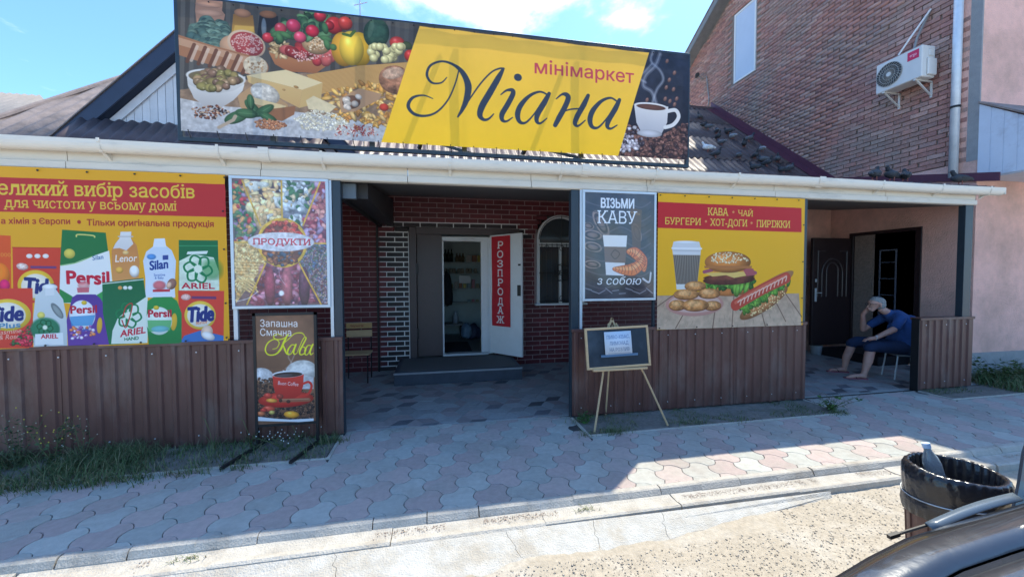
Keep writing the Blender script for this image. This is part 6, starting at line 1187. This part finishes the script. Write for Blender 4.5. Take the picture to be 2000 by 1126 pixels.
for x in (1.35, 4.1):
    for s in (-.72, .72): wv = MB().tube([(x, s - .09, .2), (x, s + .09, .2)], .30, 24).build('wheel', M_rub, car, .01); MB().tube([(x, s - .095, .2), (x, s + .095, .2)], .19, 18).build('rim', M_alu, wv)
# door mirror, wiper and trim glass seen past the wing
q = MB(); P = [(1.62, 1.30), (1.55, 1.20), (1.515, 1.12), (1.50, 1.03), (1.48, .955), (1.42, .91), (1.36, .88), (1.40, .84), (1.60, .84), (1.80, .95), (1.86, 1.15), (1.80, 1.28), (1.72, 1.33)]; q.prism([(x + .12, .70 + .03 * (x - 1.3), z - .03) for x, z in P], (0, .10, 0)); q.bar((1.70, .76, .90), (1.72, .80, .96), .10, .05); q.build('wing_mirror', mat('sky_tint_paint', (.045, .075, .12), .22, .05, spec=.7, coat=1., metal=.2), car, .012)  # sky reflection put into the mirror's blue base colour
q = MB(); n = 12; P = [(1.275 + .0285 * i, .792, .936 + .0042 * i + .009 * math.sin(math.pi * i / 11)) for i in range(n)]; q.add([(x, y, z) for x, y, z in P] + [(x, y - .022, z - .008) for i, (x, y, z) in enumerate(P)], [(i, i + 1, n + i + 1, n + i) for i in range(n - 1)]); o = q.build('wind_deflector', mat('smoked_acrylic', (.10, .13, .16), .25, .05, spec=.5), car, smooth=True); md = o.modifiers.new('s', 'SOLIDIFY'); md.thickness = .006
MB().bar((1.165, .80, .905), (1.195, .798, .911), .010, .010).tube([(1.19, .798, .91), (1.29, .79, .93)], .004, 6).build('wiper_arm', M_black, car)
# ------------------------------------------------------------------ seated man
def remesh(name, q, m, parent, vox, sm=6):
    o = q.build(name, m, parent); r = o.modifiers.new('r', 'REMESH'); r.mode = 'VOXEL'; r.voxel_size = vox; r.use_smooth_shade = True; s = o.modifiers.new('s', 'SMOOTH'); s.factor = .5; s.iterations = sm; return o
PHI, MSC = R(-28), .96; MT = Vector((7.00, 4.66, 0))
st = thing('stool', 'stool with chromed tube legs under the seated man', 'stool', MT, PHI); st.scale = (MSC,) * 3
Box('seat', -.20, -.17, .375, .17, .17, .40, M_plin, st, .01)
for x, y in ((-.17, -.15), (-.17, .15), (.15, -.15), (.15, .15)): MB().tube([(x * 1.25, y * 1.1, 0), (x, y, .375)], .010, 8).tube([(x * 1.19, y * 1.08, .12), (x * 1.15, y * 1.06, .155)], .013, 8).build('leg', M_alu, st)
man = thing('person', 'grey haired seated man in blue shirt and shorts, hand at his cheek, in flip-flops', 'person'); man.rotation_euler.z = PHI; man.scale = (MSC,) * 3; man.location = MT - Matrix.Rotation(PHI, 3, 'Z') @ (Vector((6.90, 4.72, 0)) * MSC); 
M_skin = mat('skin', (.56, .32, .25), .55, .10, 25, col2=(.56, .24, .19), c2scale=9, c2lo=.5, c2hi=.75); q = MB(); c = lambda a, b, ra, rb, n=12: capsm(q, a, b, ra, rb, n)
# torso, neck, head
c((6.90, 4.64, .52), (6.90, 4.80, .52), .14, .14); c((6.92, 4.72, .56), (6.90, 4.72, .80), .14, .14); c((6.91, 4.72, .80), (6.77, 4.71, .96), .13, .09); c((6.73, 4.58, .965), (6.71, 4.84, .965), .05, .05)
c((6.71, 4.70, 1.00), (6.57, 4.68, 1.09), .06, .055); HC = Vector((6.48, 4.68, 1.165))
c(HC + Vector((.035, 0, .03)), HC + Vector((-.02, 0, .03)), .082, .078); c(HC + Vector((-.02, 0, -.02)), HC + Vector((-.045, -.005, -.075)), .062, .036); c(HC + Vector((-.095, -.01, .0)), HC + Vector((-.108, -.012, -.028)), .010, .014, 8); c(HC + Vector((-.07, -.005, .035)), HC + Vector((-.085, -.008, .03)), .02, .012, 8)
c(HC + Vector((.03, -.083, .0)), HC + Vector((.035, -.088, -.03)), .014, .011, 8); c(HC + Vector((-.092, -.012, -.052)), HC + Vector((-.09, .012, -.052)), .009, .009, 8); c(HC + Vector((-.088, -.01, -.07)), HC + Vector((-.086, .01, -.07)), .010, .010, 8)
# near arm resting on the thigh
c((6.73, 4.53, .96), (6.60, 4.45, .80), .046, .043); c((6.60, 4.45, .80), (6.38, 4.45, .665), .048, .031); c((6.38, 4.45, .665), (6.31, 4.46, .645), .03, .032)
for k, (dy, L_) in enumerate(((-.030, .065), (-.010, .078), (.011, .074), (.031, .060))): c((6.30, 4.46 + dy, .645), (6.26, 4.46 + dy * 1.1, .635), .0100, .0095, 8); c((6.26, 4.46 + dy * 1.1, .635), (6.30 - L_, 4.46 + dy * 1.2, .605), .0095, .0085, 8)
c((6.33, 4.49, .65), (6.29, 4.515, .63), .012, .010, 8)
# far arm, elbow on knee, hand at the cheek
c((6.71, 4.89, .96), (6.44, 4.92, .74), .046, .043); c((6.44, 4.92, .74), (6.375, 4.80, 1.00), .046, .028); c((6.375, 4.80, 1.00), (6.405, 4.765, 1.07), .03, .034)
for k in range(4): a = k * .018; c((6.395 + a, 4.765, 1.09), (6.405 + a, 4.755, 1.135), .0095, .009, 8); c((6.405 + a, 4.755, 1.135), (6.425 + a, 4.75, 1.17), .009, .008, 8)
c((6.39, 4.76, 1.05), (6.405, 4.735, 1.09), .011, .009, 8)
# legs and feet
c((6.88, 4.62, .50), (6.36, 4.50, .52), .095, .070); c((6.36, 4.50, .52), (6.33, 4.50, .42), .064, .058); c((6.34, 4.50, .44), (6.30, 4.47, .28), .066, .062); c((6.30, 4.47, .28), (6.245, 4.45, .09), .060, .038); c((6.25, 4.45, .055), (6.20, 4.45, .06), .036, .036); c((6.20, 4.45, .06), (6.07, 4.44, .042), .034, .030); c((6.07, 4.43, .035), (6.02, 4.43, .032), .026, .018)
for k in range(5): c((6.04, 4.405 + k * .015, .032), (6.005 + .006 * k, 4.402 + k * .016, .028), .010 - .001 * (k > 0), .009 - .001 * (k > 0), 8)
c((6.88, 4.82, .50), (6.30, 4.88, .53), .095, .070); c((6.30, 4.88, .53), (6.25, 4.88, .42), .062, .055); c((6.26, 4.88, .44), (6.20, 4.88, .26), .062, .056); c((6.20, 4.88, .26), (6.18, 4.88, .09), .054, .036); c((6.18, 4.88, .055), (6.12, 4.88, .055), .036, .034); c((6.12, 4.88, .055), (5.97, 4.87, .035), .033, .022)
for k in range(5): c((5.985, 4.845 + k * .015, .03), (5.95 + .006 * k, 4.842 + k * .016, .026), .009, .008, 8)
remesh('body', q, M_skin, man, .0085, 4)
q = MB(); c((6.90, 4.65, .56), (6.90, 4.79, .56), .16, .16); c((6.92, 4.72, .60), (6.91, 4.72, .82), .205, .20); c((6.80, 4.71, .66), (6.82, 4.71, .74), .15, .15); c((6.93, 4.72, .80), (6.77, 4.71, .97), .172, .125); c((6.73, 4.57, .97), (6.71, 4.85, .97), .082, .082); c((6.73, 4.54, .965), (6.645, 4.475, .85), .074, .066); c((6.71, 4.88, .965), (6.54, 4.905, .83), .074, .064); c((6.82, 4.71, .92), (6.665, 4.70, 1.02), .12, .080); c((6.80, 4.70, .66), (6.78, 4.71, .80), .13, .12)
remesh('shirt', q, mat('blue_cloth', (.028, .075, .22), .9, .16, 14, 1.2, 14), man, .011, 5)
q = MB(); c((6.92, 4.64, .50), (6.92, 4.80, .50), .155, .155); c((6.90, 4.62, .50), (6.40, 4.51, .525), .118, .092); c((6.40, 4.51, .525), (6.34, 4.50, .50), .090, .086); c((6.90, 4.82, .50), (6.34, 4.88, .535), .118, .090); c((6.34, 4.88, .535), (6.27, 4.88, .50), .088, .082); remesh('shorts', q, mat('blue_shorts', (.018, .035, .085), .9, .16, 14, 1.2, 14), man, .011, 4)
q = MB(); c(HC + Vector((.045, 0, .045)), HC + Vector((.0, 0, .062)), .085, .076); c(HC + Vector((.06, 0, .0)), HC + Vector((.05, 0, .03)), .075, .08); c(HC + Vector((-.02, -.03, .085)), HC + Vector((-.06, .0, .08)), .03, .022); c(HC + Vector((-.03, .02, .085)), HC + Vector((-.068, .02, .072)), .03, .018)
remesh('hair', q, mat('grey_hair', (.30, .30, .30), .8, .35, 50, .8, 90, stretch=(1, 3, 1)), man, .007, 2)
q = MB()
for s in (-1, 1): q.tube([HC + Vector((-.100 - .004 * math.cos(a), s * .036 - .006 + .026 * math.cos(a), .012 + .019 * math.sin(a))) for a in np.linspace(0, 6.2832, 14)], .0028, 5, False)
q.tube([HC + Vector((-.10, -.068, .016)), HC + Vector((.02, -.088, .014))], .0026, 5).tube([HC + Vector((-.104, -.012, .014)), HC + Vector((-.104, .006, .014))], .0026, 5); q.build('glasses', M_black, man)
for yy in (4.45, 4.88):
    dx = 0 if yy < 4.6 else -.055; MB().prism([(6.29 + dx, yy - .032, .004), (6.15 + dx, yy - .036, .004), (6.04 + dx, yy - .048, .004), (5.985 + dx, yy - .03, .004), (5.985 + dx, yy + .025, .004), (6.06 + dx, yy + .04, .004), (6.29 + dx, yy + .03, .004)], (0, 0, .018)).build('flip_flop', mat('pink_rubber', (.30, .10, .12), .7), man); MB().tube([(6.14 + dx, yy - .04, .022), (6.11 + dx, yy - .02, .070), (6.04 + dx, yy, .045)], .006, 6).tube([(6.14 + dx, yy + .036, .022), (6.11 + dx, yy + .018, .070), (6.04 + dx, yy, .045)], .006, 6).build('strap', M_black, man)
q = MB(); q.tube([(6.385 + .030 * 0, 4.45 + .031 * math.cos(a), .667 + .031 * math.sin(a)) for a in np.linspace(0, 6.2832, 14)], .006, 6, False); q.tube([(6.385, 4.43, .693), (6.385, 4.425, .70)], .016, 10); q.build('wrist_watch', M_alu, man)
# ------------------------------------------------------------------ grass and weeds
def blades(name, spots, hlo, hhi, wd, m, parent=None, lean=.5, seg=3, **kw):
    rs = np.random.RandomState(len(spots)); V, F, T = [], [], []; k = 0
    for x, y, z, sc in spots:
        a = rs.rand() * 6.283; h_ = (hlo + (hhi - hlo) * rs.rand()) * sc; ln = lean * (.3 + rs.rand()) * h_; w_ = wd * (.6 + .8 * rs.rand()); dx, dy = math.cos(a), math.sin(a); px, py = -dy * w_, dx * w_; col = np.array([(.10, .15, .06), (.13, .165, .075), (.07, .12, .045), (.24, .21, .12)][rs.choice(4, p=(.35, .25, .2, .2))]) * rs.uniform(.8, 1.25); vs = []
        for s in range(seg + 1):
            t_ = s / seg; c_ = (x + dx * ln * t_ ** 1.8, y + dy * ln * t_ ** 1.8, z + h_ * (t_ - .25 * lean * t_ ** 3)); ww = (1 - t_) ** .7
            vs += [(c_[0] - px * ww, c_[1] - py * ww, c_[2]), (c_[0] + px * ww, c_[1] + py * ww, c_[2])]
        V += vs; F += [(k + 2 * s, k + 2 * s + 1, k + 2 * s + 3, k + 2 * s + 2) for s in range(seg)]; T += [col] * len(vs); k += len(vs)
    return ob(name, fast_mesh(name, np.array(V), np.array(F), np.array(T)), m, parent, **kw)
M_grass = mat('grass_green', (.06, .1, .03), .75, .2, 20, attr=True, spec=.25)
rs = np.random.RandomState(21); sp = []
def zs(x, y, y0): return .0 + .012 * fb(x, y, 5) + .012 * (y - y0)
while len(sp) < 5600:
    x, y = rs.uniform(-4.5, -.98), rs.uniform(3.60, 4.09); dn = 1.1 if x < -2.4 else (.62 if x < -1.9 else .34)
    if rs.rand() < dn * (fb(x, y, 3) + .75) * .7: sp.append((x, y, zs(x, y, 3.6), (1.5 if x < -2.5 else .9) * (1.15 - .5 * (4.1 - y))))
for _ in range(900): x = rs.uniform(-3.4, -2.3) + .2 * rs.randn(); y = 3.58 - abs(rs.randn()) * .07; sp.append((x, y, .0, 1.0))
for cx, cy, n_ in ((-2.0, 3.56, 90), (-1.62, 3.55, 50), (-2.9, 2.6, 0), (-1.02, 3.95, 220)):
    for _ in range(n_): sp.append((cx + .07 * rs.randn(), cy + .03 * rs.randn(), 0, .8))
blades('grass', sp, .035, .13, .0028, M_grass, lean=1.1, kind='stuff')
sp = []
while len(sp) < 1500:
    x, y = rs.uniform(1.5, 4.5), rs.uniform(3.6, 4.07)
    if fb(x, y, 3) > .16 or rs.rand() < .03: sp.append((x, y, zs(x, y, 3.6), .6))
for cx, cy, n_ in ((1.75, 3.62, 200), (2.55, 3.7, 90), (2.75, 3.68, 60), (1.50, 3.96, 70), (1.50, 3.62, 60), (4.50, 3.62, 160), (3.3, 3.63, 40)):
    for _ in range(n_): sp.append((cx + .07 * rs.randn(), cy + .035 * rs.randn(), .0, 1.))
for _ in range(350): sp.append((rs.uniform(6.42, 7.2), rs.uniform(3.9, 4.09), .0, .8))
for cx, cy in ((-1.46, 2.54), (1.0, 2.53), (-2.4, 2.54)):
    for _ in range(60): sp.append((cx + .05 * rs.randn(), cy + .015 * rs.randn(), -.058, .55))
blades('sparse_grass', sp, .02, .09, .0026, M_grass, lean=1.3, kind='stuff')
sp = [(rs.uniform(7.6, 10), rs.uniform(3.75, 4.5), 0, 1.) for _ in range(3500)]; blades('verge_grass', sp, .05, .22, .005, M_grass, lean=.9, kind='stuff')
def leaves(name, pts, size, parent, col):
    rs = np.random.RandomState(len(pts)); V, F, T = [], [], []
    for k, (p, d) in enumerate(pts):
        p = Vector(p); d = Vector(d).normalized(); sd = d.cross(Vector((rs.randn(), rs.randn(), 1))).normalized(); s = size * rs.uniform(.6, 1.3); up = Vector((0, 0, -.15 * s)); V += [p, p + d * s * .5 + sd * s * .28, p + d * s + up, p + d * s * .5 - sd * s * .28]; F.append((4 * k, 4 * k + 1, 4 * k + 2, 4 * k + 3)); T += [np.array(col) * rs.uniform(.7, 1.3)] * 4
    return ob(name, fast_mesh(name, np.array(V), np.array(F), np.array(T)), M_grass, parent, kind='stuff')
def weed(x, y, h_, nst, label, flower=False, spread=.12, col=(.05, .085, .03), ls=.035, name='weed_plant', nl=16):
    t = thing(name, label, 'weed', (x, y, 0)); rr = random.Random(int(x * 1000)); q = MB(); pts = []; fl = []
    for s in range(nst):
        a = rr.uniform(0, 6.28); L_ = h_ * rr.uniform(.65, 1); dx, dy = spread * math.cos(a) * rr.random(), spread * .5 * math.sin(a) * rr.random(); P = [(dx * t_ * 2 * (.4 + t_ * .6) + .01 * math.sin(t_ * 9 + s), dy * t_ * 2, L_ * t_) for t_ in np.linspace(0, 1, 6)]; q.tube(P, [.0035, .003, .003, .0025, .002, .001], 5)
        for k in range(nl): t_ = rr.uniform(.1, 1); j = min(4, int(t_ * 5)); f = t_ * 5 - j; p = Vector(P[j]).lerp(Vector(P[j + 1]), f); b_ = rr.uniform(0, 6.28); pts.append((p, (math.cos(b_), math.sin(b_), rr.uniform(-.2, .7))))
        for k in range(3):
            p = Vector(P[3 + k % 3]); b_ = rr.uniform(0, 6.28); e = p + Vector((math.cos(b_) * .05, math.sin(b_) * .05, .05)); q.tube([p, e], [.0018, .001], 4); fl.append(e)
    q.build('stem', mat('stem', (.09, .11, .05), .7), t); leaves('foliage', pts, ls, t, col)
    if flower:
        q = MB(); [capsm(q, e, e + Vector((0, 0, .002)), .0045, .004, 6) for e in fl]; q.build('flower_heads', mat('flower' + str(flower), flower, .7, .3, 40), t, kind='stuff')
    return t
weed(-3.42, 3.86, .42, 6, 'tall dry weed with pale seed heads at the far end of the grass strip', (.35, .33, .25), .16, (.05, .075, .04), .03)
weed(-3.12, 3.82, .50, 7, 'tallest weed with small yellow flowers before the low wall', (.55, .48, .06), .14, (.05, .08, .035), .035)
weed(-2.92, 3.84, .42, 5, 'branching weed with pale dried tops next to the yellow flowered one', (.36, .32, .26), .14, (.06, .075, .045), .03)
weed(-1.40, 3.86, .13, 9, 'low clump of tiny white flowers under the coffee stand sign', (.7, .7, .68), .2, (.05, .09, .03), .02, 'flower_clump', 8)
weed(4.52, 3.72, .14, 12, 'leafy green weed clump at the corner of the soil strip by the porch opening', None, .22, (.06, .13, .03), .055, nl=8)
weed(1.52, 3.93, .10, 7, 'small green weed tuft at the foot of the post beside the easel', None, .18, (.05, .12, .03), .05, nl=6)
for x, y, h_, lb in ((-2.02, 3.95, .34, 'tall bent grass seed stalk leaning over near the middle of the long low wall'), (-1.72, 3.97, .30, 'upright grass seed stalk next to the coffee stand sign'), (-1.33, 3.99, .26, 'green grass stalk growing behind the feet of the coffee stand sign')):
    t = thing('grass_stalk', lb, 'grass stalk', (x, y, 0)); q = MB(); q.tube([(0, 0, 0), (-.02, 0, h_ * .5), (-.06, 0, h_ * .9), (-.10, 0, h_ * .97)], [.003, .0025, .0035, .0015], 5); q.build('stem', M_grass, t); sp = [(rs.randn() * .008, rs.randn() * .008, 0, 1) for _ in range(9)]; q.v and tintmesh(t.children[0].data, (.14, .15, .07)); blades('leaf_blades', sp, .12, h_ * .8, .006, M_grass, t, .5, 4, kind='stuff')
for x, y, s, lb in ((8.0, 4.2, .35, 'bushy green weed at the foot of the pink wall'), (8.6, 4.1, .30, 'wide low weed clump along the grey plinth'), (8.9, 3.9, .25, 'loose green weed near the pavement corner')): weed(x, y, s, 14, lb, None, .35, (.07, .11, .035), .06, 'weed_bush', 14)
